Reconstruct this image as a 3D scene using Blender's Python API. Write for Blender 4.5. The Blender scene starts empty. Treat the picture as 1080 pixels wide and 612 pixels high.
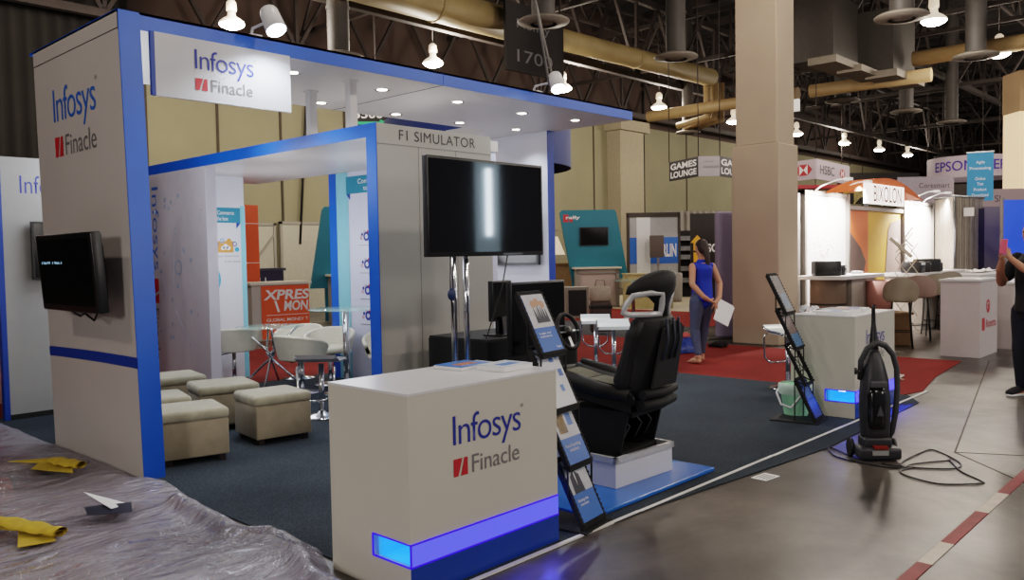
import bpy, bmesh, math, random
from mathutils import Vector, Matrix, noise
random.seed(7)
PI=math.pi
SC=bpy.context.scene
COL=SC.collection
# ------------------------------------------------------------------ materials
def srgb(h):
    if isinstance(h,str):
        h=h.lstrip('#'); c=[int(h[i:i+2],16)/255 for i in (0,2,4)]
    else: c=h
    return tuple((v/12.92 if v<=.04045 else ((v+.055)/1.055)**2.4) for v in c)+(1,)
MATS={}
def mat(name,col,rough=.6,metal=0,emit=0,ecol=None,var=0,vs=8,bump=0,bs=60,alpha=1,trans=0,spec=.5,sheen=0):
    if name in MATS: return MATS[name]
    m=bpy.data.materials.new(name); m.use_nodes=True
    nt=m.node_tree; b=nt.nodes['Principled BSDF']
    c=srgb(col)
    b.inputs['Base Color'].default_value=c
    b.inputs['Roughness'].default_value=rough
    b.inputs['Metallic'].default_value=metal
    b.inputs['Specular IOR Level'].default_value=spec
    b.inputs['Alpha'].default_value=alpha
    b.inputs['Transmission Weight'].default_value=trans
    if sheen: b.inputs['Sheen Weight'].default_value=sheen
    if emit:
        b.inputs['Emission Color'].default_value=srgb(ecol) if ecol else c
        b.inputs['Emission Strength'].default_value=emit
    if var or bump:
        tc=nt.nodes.new('ShaderNodeTexCoord')
        if var:
            n=nt.nodes.new('ShaderNodeTexNoise'); n.inputs['Scale'].default_value=vs; n.inputs['Detail'].default_value=5
            nt.links.new(tc.outputs['Object'],n.inputs['Vector'])
            r=nt.nodes.new('ShaderNodeValToRGB')
            r.color_ramp.elements[0].position=.3; r.color_ramp.elements[1].position=.7
            r.color_ramp.elements[0].color=tuple(v*(1-var) for v in c[:3])+(1,)
            r.color_ramp.elements[1].color=tuple(min(1,v*(1+var)) for v in c[:3])+(1,)
            nt.links.new(n.outputs['Fac'],r.inputs['Fac']); nt.links.new(r.outputs['Color'],b.inputs['Base Color'])
        if bump:
            n2=nt.nodes.new('ShaderNodeTexNoise'); n2.inputs['Scale'].default_value=bs; n2.inputs['Detail'].default_value=3
            nt.links.new(tc.outputs['Object'],n2.inputs['Vector'])
            bp=nt.nodes.new('ShaderNodeBump'); bp.inputs['Strength'].default_value=bump; bp.inputs['Distance'].default_value=.01
            nt.links.new(n2.outputs['Fac'],bp.inputs['Height']); nt.links.new(bp.outputs['Normal'],b.inputs['Normal'])
    MATS[name]=m; return m
WHITE=mat('white_laminate','#c9c7c8',.38,var=.02,vs=2)
WHITE2=mat('white_panel','#cfcfd6',.3,var=.02,vs=2)
GREYW=mat('grey_wall_panel','#aaa9aa',.35,var=.03,vs=2)
BLUE=mat('royal_blue_laminate','#1657c4',.35,var=.04,vs=3)
BLUED=mat('dark_blue_laminate','#123c96',.4,var=.04,vs=3)
BLACK=mat('black_plastic','#121214',.35,var=.1,vs=10)
BLACKM=mat('black_matte','#141416',.7,var=.1,vs=10)
TVGLASS=mat('television_glass','#040507',.045,spec=.5)
SCREEN=mat('black_glass_screen','#040507',.16,spec=.35)
CHROME=mat('chrome','#d8dade',.12,1,var=.03)
STEEL=mat('brushed_steel','#a4a6aa',.3,1,var=.05)
LOGOB=mat('logo_navy','#1c2a8c',.5,var=.02)
LOGOL=mat('logo_blue','#2f62b8',.5,var=.02)
LOGOR=mat('logo_red','#b3202c',.5,var=.02)
LOGOG=mat('logo_grey','#6f6d70',.5,var=.02)
PRINTW=mat('print_white','#e6e6e8',.5,var=.02)
PRINTK=mat('print_black','#2c2b2e',.5,var=.02)
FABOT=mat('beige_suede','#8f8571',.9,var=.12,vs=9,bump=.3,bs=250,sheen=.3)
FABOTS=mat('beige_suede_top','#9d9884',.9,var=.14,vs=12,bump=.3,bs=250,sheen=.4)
CREAM=mat('cream_leather','#d9d5c4',.4,var=.05)
GLASS=mat('green_tinted_glass','#9fc4bd',.05,alpha=.35,spec=.8)
LENS=mat('lamp_lens','#fff4e2',.4,emit=40,ecol='#ffeedd')
LENSC=mat('cool_lamp_lens','#f2f7ff',.4,emit=30,ecol='#e4efff')
DISCM=mat('downlight_lens','#fff3e0',.4,emit=14,ecol='#fff0e0')
LEDB=mat('blue_led_acrylic','#1a1c90',.3,emit=1.45,ecol='#4446ff')
LEDC=mat('cyan_led_acrylic','#3f9cff',.3,emit=1.1,ecol='#1f74ff')
LEDW=mat('led_white','#dff0ff',.3,emit=8,ecol='#cfe6ff')
TRUSSM=mat('painted_truss_steel','#2a211d',.7,var=.2,vs=3)
DUCTY=mat('cream_duct','#9a875d',.6,var=.12,vs=2)
DUCTG=mat('galvanised_duct','#3e3a37',.6,.1,var=.12,vs=3)
PIPEY=mat('tan_pipe','#8f7752',.6,var=.1,vs=3)
SKIN=mat('skin','#b98468',.55,var=.05,vs=20)
HAIR=mat('dark_hair','#2a1a16',.6,var=.2,vs=40)
SHIRTB=mat('royal_blue_shirt','#1b34a8',.8,var=.12,vs=10,bump=.2,bs=80)
LEGG=mat('grey_leggings','#4a5068',.85,var=.12,vs=14)
SHIRTK=mat('black_tshirt','#17161a',.85,var=.15,vs=9)
JEANS=mat('dark_jeans','#191b26',.85,var=.15,vs=12)
TEAL=mat('teal_laminate','#086a80',.45,var=.04,vs=3)
ORANGE=mat('orange_panel','#e0561f',.5,var=.04)
DOORM=mat('offwhite_door','#a9a594',.6,var=.05)
# ------------------------------------------------------------------ mesh builder
class MB:
    def __init__(s): s.bm=bmesh.new(); s.sm=[]
    def _f(s,vs,smooth=False,mi=0):
        try: f=s.bm.faces.new(vs)
        except ValueError: return None
        f.smooth=smooth; f.material_index=mi; return f
    def box(s,lo,hi,M=None,mi=0,bev=0):
        x0,y0,z0=lo; x1,y1,z1=hi
        tmp=bmesh.new()
        vs=[tmp.verts.new(p) for p in((x0,y0,z0),(x1,y0,z0),(x1,y1,z0),(x0,y1,z0),(x0,y0,z1),(x1,y0,z1),(x1,y1,z1),(x0,y1,z1))]
        for q in((0,3,2,1),(4,5,6,7),(0,1,5,4),(1,2,6,5),(2,3,7,6),(3,0,4,7)): tmp.faces.new([vs[i] for i in q])
        if bev: bmesh.ops.bevel(tmp,geom=list(tmp.edges),offset=bev,segments=3,affect='EDGES',profile=.5)
        mp={}
        for v in tmp.verts: mp[v]=s.bm.verts.new(M@v.co if M else v.co)
        for f in tmp.faces: s._f([mp[v] for v in f.verts],bool(bev),mi)
        tmp.free(); return s
    def bar(s,a,b,w,h=None,mi=0,up=(0,0,1)):
        a=Vector(a);b=Vector(b);d=(b-a); L=d.length; d.normalize(); h=h or w
        u=Vector(up)
        if abs(d.dot(u))>.98: u=Vector((1,0,0))
        r=d.cross(u).normalized(); u=r.cross(d)
        M=Matrix((( r.x,d.x,u.x,a.x),(r.y,d.y,u.y,a.y),(r.z,d.z,u.z,a.z),(0,0,0,1)))
        return s.box((-w/2,0,-h/2),(w/2,L,h/2),M,mi)
    def tube(s,pts,r,seg=10,mi=0,closed=False,cap=True):
        pts=[Vector(p) for p in pts]; n=len(pts); rs=r if isinstance(r,(list,tuple)) else [r]*n
        rings=[]; prev=None
        for i,p in enumerate(pts):
            if closed: d=pts[(i+1)%n]-pts[i-1]
            else: d=pts[min(i+1,n-1)]-pts[max(i-1,0)]
            d.normalize()
            if prev is None:
                u=Vector((0,0,1)) if abs(d.z)<.9 else Vector((1,0,0))
            else: u=prev
            x=d.cross(u)
            if x.length<1e-5: x=d.cross(Vector((0,1,0)))
            x.normalize(); u=x.cross(d).normalized(); prev=u
            rr=rs[i]; e=rr if isinstance(rr,tuple) else (rr,rr)
            rings.append([s.bm.verts.new(p+x*math.cos(2*PI*k/seg)*e[0]+u*math.sin(2*PI*k/seg)*e[1]) for k in range(seg)])
        m=n if closed else n-1
        for i in range(m):
            A=rings[i];B=rings[(i+1)%n]
            for k in range(seg): s._f([A[k],A[(k+1)%seg],B[(k+1)%seg],B[k]],True,mi)
        if cap and not closed:
            s._f(list(reversed(rings[0])),False,mi); s._f(rings[-1],False,mi)
        return s
    def lathe(s,prof,c=(0,0,0),seg=24,mi=0,M=None,a0=0,a1=2*PI,cap=False):
        full=abs(a1-a0-2*PI)<1e-6; n=seg if full else seg+1
        rings=[]
        for r,z in prof:
            row=[]
            for k in range(n):
                a=a0+(a1-a0)*k/seg; p=Vector((r*math.cos(a)+c[0],r*math.sin(a)+c[1],z+c[2]))
                row.append(s.bm.verts.new(M@p if M else p))
            rings.append(row)
        for A,B in zip(rings,rings[1:]):
            for k in range(seg):
                s._f([A[k],A[(k+1)%n],B[(k+1)%n],B[k]],True,mi)
        if cap: s._f(list(reversed(rings[0])),False,mi); s._f(rings[-1],False,mi)
        return s
    def ell(s,c,r,M=None,seg=20,rings=12,mi=0):
        prof=[(max(1e-4,math.sin(PI*i/rings)),-math.cos(PI*i/rings)) for i in range(rings+1)]
        T=Matrix.Translation(c)@(M or Matrix.Identity(4))@Matrix.Diagonal((r[0],r[1],r[2],1))
        return s.lathe(prof,seg=seg,mi=mi,M=T)
    def poly(s,pts,t=None,mi=0):
        """flat polygon; if t, extruded by vector t"""
        a=[s.bm.verts.new(p) for p in pts]
        s._f(a,False,mi)
        if t is not None:
            t=Vector(t); b=[s.bm.verts.new(Vector(p)+t) for p in pts]
            s._f(list(reversed(b)),False,mi); n=len(a)
            for i in range(n): s._f([a[i],b[i],b[(i+1)%n],a[(i+1)%n]],False,mi)
        return s
    def grid(s,fn,nu,nv,mi=0,smooth=True):
        V=[[s.bm.verts.new(fn(i/nu,j/nv)) for j in range(nv+1)] for i in range(nu+1)]
        for i in range(nu):
            for j in range(nv): s._f([V[i][j],V[i+1][j],V[i+1][j+1],V[i][j+1]],smooth,mi)
        return s
    def mesh(s,name,mats):
        me=bpy.data.meshes.new(name)
        bmesh.ops.recalc_face_normals(s.bm,faces=s.bm.faces)
        s.bm.to_mesh(me); s.bm.free()
        for m in (mats if isinstance(mats,(list,tuple)) else [mats]): me.materials.append(m)
        return me
    def build(s,name,mats,parent=None):
        o=bpy.data.objects.new(name,s.mesh(name,mats)); COL.objects.link(o)
        if parent is not None: o.parent=parent
        return o
def tag(o,label=None,cat=None,group=None,kind=None):
    if label: o['label']=label
    if cat: o['category']=cat
    if group: o['group']=group
    if kind: o['kind']=kind
    return o
def thing(name,label,cat,loc=(0,0,0),rz=0,group=None):
    o=bpy.data.objects.new(name,None); COL.objects.link(o); o.location=loc; o.rotation_euler=(0,0,rz)
    o.empty_display_size=.1
    return tag(o,label,cat,group)
def children(o): return [c for c in bpy.data.objects if c.parent==o]
def dup(root,loc,rz=None,label=None,group=None,cat=None):
    r=root.copy(); COL.objects.link(r); r.location=loc
    if rz is not None: r.rotation_euler=(0,0,rz)
    if label: r['label']=label
    if group: r['group']=group
    for ch in children(root):
        c=ch.copy(); COL.objects.link(c); c.parent=r
        for g in children(ch):
            d=g.copy(); COL.objects.link(d); d.parent=c
    return r
def struct(o): o['kind']='structure'; return o
def bend(o,w=.004,seg=2):
    m=o.modifiers.new('Bevel','BEVEL'); m.width=w; m.segments=seg; m.limit_method='ANGLE'; return o
# text fitted into a rectangle. p = lower-left corner, R = vector along the writing (full width), U = vector up (full height)
def text_mesh(s,off=0,space=1,ex=0.0):
    cu=bpy.data.curves.new('t','FONT'); cu.body=s; cu.offset=off; cu.space_character=space; cu.align_x='CENTER' if '\n' in s else 'LEFT'
    cu.resolution_u=4; cu.extrude=ex
    o=bpy.data.objects.new('t',cu); COL.objects.link(o)
    dg=bpy.context.evaluated_depsgraph_get(); dg.update()
    me=bpy.data.meshes.new_from_object(o.evaluated_get(dg))
    bpy.data.objects.remove(o); bpy.data.curves.remove(cu)
    return me
def text(name,s,p,R,U,m,parent=None,off=0,space=1,lift=.002,shear=0):
    me=text_mesh(s,off,space)
    xs=[v.co.x for v in me.vertices]; ys=[v.co.y for v in me.vertices]
    x0,x1,y0,y1=min(xs),max(xs),min(ys),max(ys)
    p=Vector(p);R=Vector(R);U=Vector(U); N=R.cross(U).normalized()*lift
    for v in me.vertices:
        u=(v.co.x-x0)/(x1-x0); w=(v.co.y-y0)/(y1-y0)
        v.co=p+R*(u+shear*w)+U*w+N
    me.materials.clear(); me.materials.append(m); me.name=name
    o=bpy.data.objects.new(name,me); COL.objects.link(o)
    if parent is not None: o.parent=parent
    return o
def infosys(parent,p,R,U,bl=LOGOB,gr=LOGOG):
    """company logo in the rectangle p,R,U: tall thin wordmark over red tile and grey word"""
    p=Vector(p);R=Vector(R);U=Vector(U);N=R.cross(U).normalized()
    text('company_wordmark','Infosys',p+U*.38,R*.97,U*.64,bl,parent,off=-.004,space=.9)
    text('registered_mark','®',p+U*.93+R*.97,R*.045,U*.06,gr,parent)
    b=MB()
    q=lambda u,w:p+R*u+U*w+N*.002
    b.poly([q(.0,.02),q(.06,.02),q(.12,.31),q(.0,.31)]); b.poly([q(.095,.02),q(.19,.02),q(.19,.31),q(.145,.31)])
    b.build('red_tile',LOGOR,parent)
    text('product_word','Finacle',p+R*.25+U*.02,R*.69,U*.30,gr,parent,off=.002)
def rectpanel(name,p,R,U,m,parent=None,lift=.0015,t=0):
    p=Vector(p);R=Vector(R);U=Vector(U);N=R.cross(U).normalized()
    b=MB(); q=[p+N*lift,p+R+N*lift,p+R+U+N*lift,p+U+N*lift]
    b.poly(q,t=(-N*(lift+t) if t else None)); return b.build(name,m,parent)
# ------------------------------------------------------------------ camera
H=1.6
yaw,pitch,roll=math.radians(43),math.radians(2.5),math.radians(-1.0)
fw=Vector((math.cos(yaw)*math.cos(pitch),math.sin(yaw)*math.cos(pitch),-math.sin(pitch)))
rt=Vector((math.sin(yaw),-math.cos(yaw),0)); up=rt.cross(fw)
r2=rt*math.cos(roll)+up*math.sin(roll); u2=-rt*math.sin(roll)+up*math.cos(roll)
cam=bpy.data.cameras.new('camera'); co=bpy.data.objects.new('camera',cam); COL.objects.link(co)
co.matrix_world=Matrix(((r2.x,u2.x,-fw.x,0),(r2.y,u2.y,-fw.y,0),(r2.z,u2.z,-fw.z,H),(0,0,0,1)))
cam.sensor_width=36; cam.lens=877/1080*36; cam.clip_end=300; cam.clip_start=.05
SC.camera=co
def at_dir(px,d):   # ground point d metres down the hall along a bearing
    tt=(px-540)/877; return (fw.x*d+r2.x*tt*d, fw.y*d+r2.y*tt*d)
# ------------------------------------------------------------------ setting
def concrete():
    m=bpy.data.materials.new('polished_concrete'); m.use_nodes=True; nt=m.node_tree; b=nt.nodes['Principled BSDF']; L=nt.links.new
    tc=nt.nodes.new('ShaderNodeTexCoord')
    def nz(sc,det=6,rg=.6,dist=0):
        n=nt.nodes.new('ShaderNodeTexNoise'); n.inputs['Scale'].default_value=sc; n.inputs['Detail'].default_value=det; n.inputs['Roughness'].default_value=rg; n.inputs['Distortion'].default_value=dist
        L(tc.outputs['Object'],n.inputs['Vector']); return n
    a=nz(.55,6,.6,.6); c=nz(6,8,.7)
    r=nt.nodes.new('ShaderNodeValToRGB'); e=r.color_ramp.elements
    e[0].position=.38; e[0].color=srgb('#231f1c'); e[1].position=.62; e[1].color=srgb('#5c554e')
    x=r.color_ramp.elements.new(.5); x.color=srgb('#3f3934')
    L(a.outputs['Fac'],r.inputs['Fac'])
    mx=nt.nodes.new('ShaderNodeMix'); mx.data_type='RGBA'; mx.blend_type='OVERLAY'; mx.inputs[0].default_value=.55
    L(r.outputs['Color'],mx.inputs[6]); L(c.outputs['Fac'],mx.inputs[7])
    # dark scuffs
    v=nz(22,4,.8); r3=nt.nodes.new('ShaderNodeValToRGB'); r3.color_ramp.elements[0].position=.28; r3.color_ramp.elements[0].color=(.25,.25,.25,1); r3.color_ramp.elements[1].position=.36; r3.color_ramp.elements[1].color=(1,1,1,1)
    L(v.outputs['Fac'],r3.inputs['Fac'])
    m2=nt.nodes.new('ShaderNodeMix'); m2.data_type='RGBA'; m2.blend_type='MULTIPLY'; m2.inputs[0].default_value=.8
    L(mx.outputs[2],m2.inputs[6]); L(r3.outputs['Color'],m2.inputs[7]); L(m2.outputs[2],b.inputs['Base Color'])
    rr=nt.nodes.new('ShaderNodeMapRange'); rr.inputs[3].default_value=.2; rr.inputs[4].default_value=.5
    d=nz(1.4,6,.7,.4); L(d.outputs['Fac'],rr.inputs[0]); L(rr.outputs[0],b.inputs['Roughness'])
    bp=nt.nodes.new('ShaderNodeBump'); bp.inputs['Strength'].default_value=.12; bp.inputs['Distance'].default_value=.02; L(d.outputs['Fac'],bp.inputs['Height']); L(bp.outputs['Normal'],b.inputs['Normal'])
    b.inputs['Specular IOR Level'].default_value=.45
    return m
def carpet(name,c1,c2,sc=160):
    m=bpy.data.materials.new(name); m.use_nodes=True; nt=m.node_tree; b=nt.nodes['Principled BSDF']; L=nt.links.new
    tc=nt.nodes.new('ShaderNodeTexCoord'); n=nt.nodes.new('ShaderNodeTexNoise'); n.inputs['Scale'].default_value=sc; n.inputs['Detail'].default_value=2
    n2=nt.nodes.new('ShaderNodeTexNoise'); n2.inputs['Scale'].default_value=1.1; n2.inputs['Detail'].default_value=4
    L(tc.outputs['Object'],n.inputs['Vector']); L(tc.outputs['Object'],n2.inputs['Vector'])
    r=nt.nodes.new('ShaderNodeValToRGB'); r.color_ramp.elements[0].position=.35; r.color_ramp.elements[1].position=.65
    r.color_ramp.elements[0].color=srgb(c1); r.color_ramp.elements[1].color=srgb(c2); L(n.outputs['Fac'],r.inputs['Fac'])
    mx=nt.nodes.new('ShaderNodeMix'); mx.data_type='RGBA'; mx.blend_type='OVERLAY'; mx.inputs[0].default_value=.45
    L(r.outputs['Color'],mx.inputs[6]); L(n2.outputs['Fac'],mx.inputs[7]); L(mx.outputs[2],b.inputs['Base Color'])
    b.inputs['Roughness'].default_value=.95; b.inputs['Specular IOR Level'].default_value=.15
    bp=nt.nodes.new('ShaderNodeBump'); bp.inputs['Strength'].default_value=.5; bp.inputs['Distance'].default_value=.005; L(n.outputs['Fac'],bp.inputs['Height']); L(bp.outputs['Normal'],b.inputs['Normal'])
    return m
CONC=concrete()
CARB=carpet('charcoal_blue_carpet','#20262d','#424a53'); CARR=carpet('red_carpet','#641c1a','#86302a'); CARG=carpet('grey_carpet','#3a3c42','#54565c')
b=MB(); b.box((-14,-14,-.2),(78,22,0)); struct(b.build('floor',CONC))
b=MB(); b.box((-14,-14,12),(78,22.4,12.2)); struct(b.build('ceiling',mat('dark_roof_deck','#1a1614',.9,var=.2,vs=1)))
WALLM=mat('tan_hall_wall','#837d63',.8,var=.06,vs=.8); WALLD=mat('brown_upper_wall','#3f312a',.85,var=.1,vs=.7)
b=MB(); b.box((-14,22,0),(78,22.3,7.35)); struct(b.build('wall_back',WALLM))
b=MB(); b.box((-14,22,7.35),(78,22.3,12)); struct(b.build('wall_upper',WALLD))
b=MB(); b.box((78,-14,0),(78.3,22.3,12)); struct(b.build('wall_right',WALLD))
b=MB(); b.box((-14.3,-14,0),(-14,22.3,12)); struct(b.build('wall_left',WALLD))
JM=mat('dark_wall_joint','#3b3326',.8,var=.1)
k=0
for x in (3.2,6.9,9.6,11.6,13.6,15.9,19.3,24.6,28.9,36.5,44,52,60):
    b=MB(); b.box((x-.035,21.97,0),(x+.035,22,7.35)); struct(b.build('trim_%d'%(k+1),JM)); k+=1
b=MB(); b.box((29.9,21.3,0),(31.7,22,7.35)); b.box((29.7,21.1,6.9),(31.9,22,7.35)); struct(b.build('wall_pilaster',mat('pale_pilaster','#968b74',.8,var=.05)))
b=MB(); b.grid(lambda u,v:(-13+22.1*u,21.7+.05*math.sin(u*420),9.5*v),400,2); tag(b.build('black_drape',mat('black_drape','#1a1714',.95,var=.15,vs=1)),'tall black drape on the hall wall at the far left','drape')
# carpets
def slab(name,pts,z,m):
    b=MB(); b.poly([(x,y,0.002) for x,y in pts],t=(0,0,z-.002)); return struct(b.build(name,m))
slab('floor_booth_carpet',[(2.5,2.9),(4.4,2.86),(6.5,2.66),(9.0,2.73),(9.38,2.95),(9.38,9.6),(2.5,9.6)],.008,CARB)
slab('floor_red_carpet_aisle',[(9.38,3.0),(9.76,2.92),(10.9,3.12),(12.6,3.27),(12.7,8.6),(12.7,9.6),(9.38,9.6)],.007,CARR)
slab('floor_red_carpet_rear',[(-8,9.6),(12.7,9.6),(12.7,13.2),(-8,13.2)],.007,CARR)
slab('floor_grey_carpet_cross',[(12.7,8.8),(15.2,8.8),(15.2,16),(12.7,16)],.006,CARG)
slab('floor_red_carpet_far',[(15.2,8.8),(19,8.8),(19,16),(15.2,16)],.007,CARR)
slab('floor_mat_cream',[(19,11),(25,11),(25,20),(19,20)],.008,mat('cream_floor_mat','#b3a78c',.6,var=.05))
slab('floor_red_carpet_left',[(-8,4.4),(2.2,4.4),(2.3,9.6),(-8,9.6)],.006,carpet('dusty_red_carpet','#4a2426','#6a3634'))
b=MB(); b.box((2.5,2.87,.003),(4.2,2.895,.012)); b.box((4.2,2.865,.003),(6.0,2.89,.012)); b.box((6.0,2.86,.003),(9.75,2.885,.012))
tag(b.build('floor_tape',mat('white_tape','#d8d6d4',.5,var=.05)),'long white tape line on the floor along the booth front edge','tape')
TR=mat('red_tape','#7c2326',.6,var=.25,vs=9); TW=mat('worn_tape','#b9aea0',.5,var=.15,vs=9)
b=MB(); y=1.311; w=.035
for x0,x1,mi in((3.2,4.42,0),(4.42,4.8,1),(4.8,5.5,0),(5.5,6.0,1),(6.0,9.5,0)): b.box((x0,y-w,.001),(x1,y+w,.005),mi=mi)
tag(b.build('floor_marking',[TR,TW]),'worn red and white tape stripe across the bare concrete aisle','tape')
b=MB(); b.box((-.09,-.06,.0),(.09,.06,.003))
for i in range(4): b.box((-.06,-.045+.025*i,.003),(.06,-.035+.025*i,.0035),mi=1)
o=b.build('floor_sticker',[PRINTW,PRINTK]); o.location=(5.42,2.655,.001); o.rotation_euler=(0,0,-.1); tag(o,'small white printed sticker on concrete beside the booth edge','sticker')
b=MB(); b.bar((4.6,-.4,.001),(7.0,1.86,.001),.012,.003); b.bar((7.0,1.86,.001),(12.9,3.0,.001),.012,.003); b.bar((7.0,1.86,.001),(8.6,-1.5,.001),.01,.003); tn0=k+1; k+=1; struct(b.build('trim_%d'%k,JM))
slab('floor_red_remnant',[(-.5,6.0),(.9,5.7),(1.75,6.2),(1.9,6.9),(1.5,7.6),(1.8,8.6),(-1,8.9)],.009,carpet('bright_red_film','#93281c','#b3402c'))
# concrete column
b=MB(); CX,CY=13.0,6.15
b.box((CX-.02,CY-.05,0),(CX+.72,CY+.80,3.35)); b.box((CX+.02,CY,3.35),(CX+.68,CY+.74,12))
struct(bend(b.build('wall_column',mat('tan_column_paint','#b3a08c',.75,var=.05,vs=1.2)),.02))
# ------------------------------------------------------------------ overhead structure
tn=[k]
def truss(p0,p1,h,step,w=.09,chord=.16,m=TRUSSM):
    p0=Vector(p0);p1=Vector(p1);d=p1-p0;n=max(1,int(d.length/step));b=MB();Z=Vector((0,0,h))
    b.bar(p0,p1,chord); b.bar(p0+Z,p1+Z,chord)
    for i in range(n):
        a=p0+d*(i/n); c=p0+d*((i+.5)/n); e=p0+d*((i+1)/n)
        b.bar(a,c+Z,w); b.bar(c+Z,e,w)
        if i%2==0: b.bar(a,a+Z,w)
    tn[0]+=1; return struct(b.build('trim_%d'%tn[0],m))
for y,z,h in((16.4,7.6,2.6),(10.8,8.8,1.8),(4.2,8.8,1.8),(20.8,7.5,2.2),(-1,9,1.8)): truss((-13,y,z),(77,y,z),h,2.6,.1,.2)
for x in range(2,78,6): truss((x+.3,-13,8.3 if x%12==2 else 9.2),(x+.3,21.8,8.3 if x%12==2 else 9.2),1.6,1.9,.07,.13)
for y in(1.6,7.4,13.6,18.6): truss((-13,y,9.9),(77,y,9.9),.8,1.2,.05,.09)
for x in range(5,78,3):
    b=MB(); b.bar((x,-13,11.2),(x,22,11.2),.14,.3); tn[0]+=1; struct(b.build('trim_%d'%tn[0],TRUSSM))
# slanted conduits and cables tying the roof together
def cable(pts,r,m,label,cat='cable',name='cable'):
    b=MB(); b.tube(pts,r,8); return tag(b.build(name,m),label,cat)
WIREM=mat('grey_cable','#8b857c',.6,var=.05)
cable([(5.5,5.5,11.99),(6.6,5.9,5),(7.1,6.0,3.45)],.012,WIREM,'slanting steel cable dropping to the canopy beside its right arm lamp')
cable([(5.9,7.5,11.99),(7.05,6.3,5),(7.2,6.0,3.42)],.012,WIREM,'second slanting steel cable nearest the right arm lamp of the canopy')
cable([(9,21.9,11.5),(9.2,21.9,.3)],.045,mat('black_conduit','#1c1a19',.7,var=.1),'thin dark conduit down the tan wall left of the booth opening','conduit','conduit')
cable([(14.6,21.9,8),(14.1,21.9,2.0)],.04,mat('black_conduit','#1c1a19',.7,var=.1),'slanting dark conduit on the tan wall above the red kiosk','conduit','conduit')
cable([(26.2,21.9,11),(24.8,21.9,1.6)],.06,mat('black_conduit','#1c1a19',.7,var=.1),'dark slanting conduit on the tan wall above the teal kiosk','conduit','conduit')
cable([(32.6,21.9,9),(32.6,21.9,1.6)],.05,mat('black_conduit','#1c1a19',.7,var=.1),'dark straight conduit just right of the pale pilaster','conduit','conduit')
def horiz_duct(name,p0,p1,r,m,label,flange=3.0):
    t=thing(name,label,'duct'); p0=Vector(p0);p1=Vector(p1);b=MB(); b.tube([p0,p1],r,20); b.build('duct_body',m,t)
    d=(p1-p0); n=int(d.length/flange); dn=d.normalized()
    for i in range(1,n): 
        b=MB(); c=p0+d*(i/n); b.tube([c-dn*.04,c+dn*.04],r*1.06,20); b.build('duct_flange',m,t)
    return t
horiz_duct('air_duct',(4,15.4,7.75),(17.2,15.4,7.75),.42,DUCTY,'long cream air duct at the upper left running behind the roof trusses')
horiz_duct('air_duct',(17.6,15.2,7.65),(26.4,14.9,7.65),.3,DUCTY,'thinner tan air duct continuing towards the concrete column')
horiz_duct('roof_pipe',(26.1,17.3,6.55),(26.1,11.6,6.6),.2,PIPEY,'tan roof pipe left of the concrete column')
horiz_duct('roof_pipe',(26.1,11.2,6.6),(26.4,7.7,6.62),.2,PIPEY,'short tan roof pipe just right of the concrete column')
horiz_duct('roof_pipe',(26.4,8.2,7.15),(26.6,1.5,7.15),.22,PIPEY,'tan roof pipe at the upper right under the lamps')
b=MB()
for i in range(3):
    b.tube([(26.3+i*.5,15.0,7.6),(26.3+i*.5,15.0,6.3),(26.3+i*.5,16.2,6.1)],.13,10)
tag(b.build('branch_pipes',PIPEY),'group of tan elbow pipes at the end of the thin air duct','pipe')
def diffuser(x,y,z,label,s=1):
    t=thing('air_diffuser',label,'diffuser',(x,y,z),group='round ceiling air diffusers')
    b=MB(); b.lathe([(.02,0),(.2,0),(.22,.02),(.2,.05)]); b.lathe([(.28,-.02),(.55,.02),(.56,.05),(.5,.09),(.26,.16)]); b.build('diffuser_ring',mat('dusty_white_metal','#6f6860',.6,var=.1),t)
    b=MB(); b.lathe([(.25,.1),(.25,(11.99-z)/s)]); b.lathe([(.27,1.1),(.27,1.18)]); b.build('drop_duct',DUCTG,t); t.scale=(s,s,s); return t
diffuser(13.69,11.71,6.5,'round air diffuser above the canopy right of the long duct')
diffuser(18.62,11.5,6.5,'round air diffuser between the canopy tip and the column')
diffuser(19.03,6.15,6.5,'round air diffuser left of the brightest lamp at the upper right')
diffuser(24.4,6.04,6.5,'round air diffuser between the two bright lamps at the upper right')
diffuser(28.3,11.03,6.5,'small round air diffuser right of the column below the metal boxes')
diffuser(11.4,15.9,6.1,'round air diffuser behind the bare lamp above the canopy')
diffuser(33,10.5,6.6,'small round air diffuser third in the row behind the tan pipe')
diffuser(27,16.2,5.9,'low round air diffuser under the elbow pipes',.8)
diffuser(38,10.3,6.7,'far small round air diffuser right of centre of the dark roof')
diffuser(30.5,5.6,6.7,'round air diffuser at the right edge below the tan pipe')
# air handling unit
t=thing('air_handling_unit','grey sheet metal air handling boxes hung in the roof right of the column','air unit')
b=MB(); b.box((23.2,9.3,6.9),(25.0,10.6,8.7)); b.box((25.6,8.5,6.8),(27.5,9.8,8.6)); b.build('metal_box',mat('air_box_metal','#37332f',.5,.2,var=.1),t)
b=MB(); b.box((22.9,9.1,6.7),(25.2,9.9,6.9)); b.box((24.2,8.9,6.62),(26.3,9.6,6.8)); b.box((25.3,8.3,6.55),(27.8,9.2,6.75)); b.build('filter_tray',mat('pale_air_tray','#6f665b',.6,var=.1),t)
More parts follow.
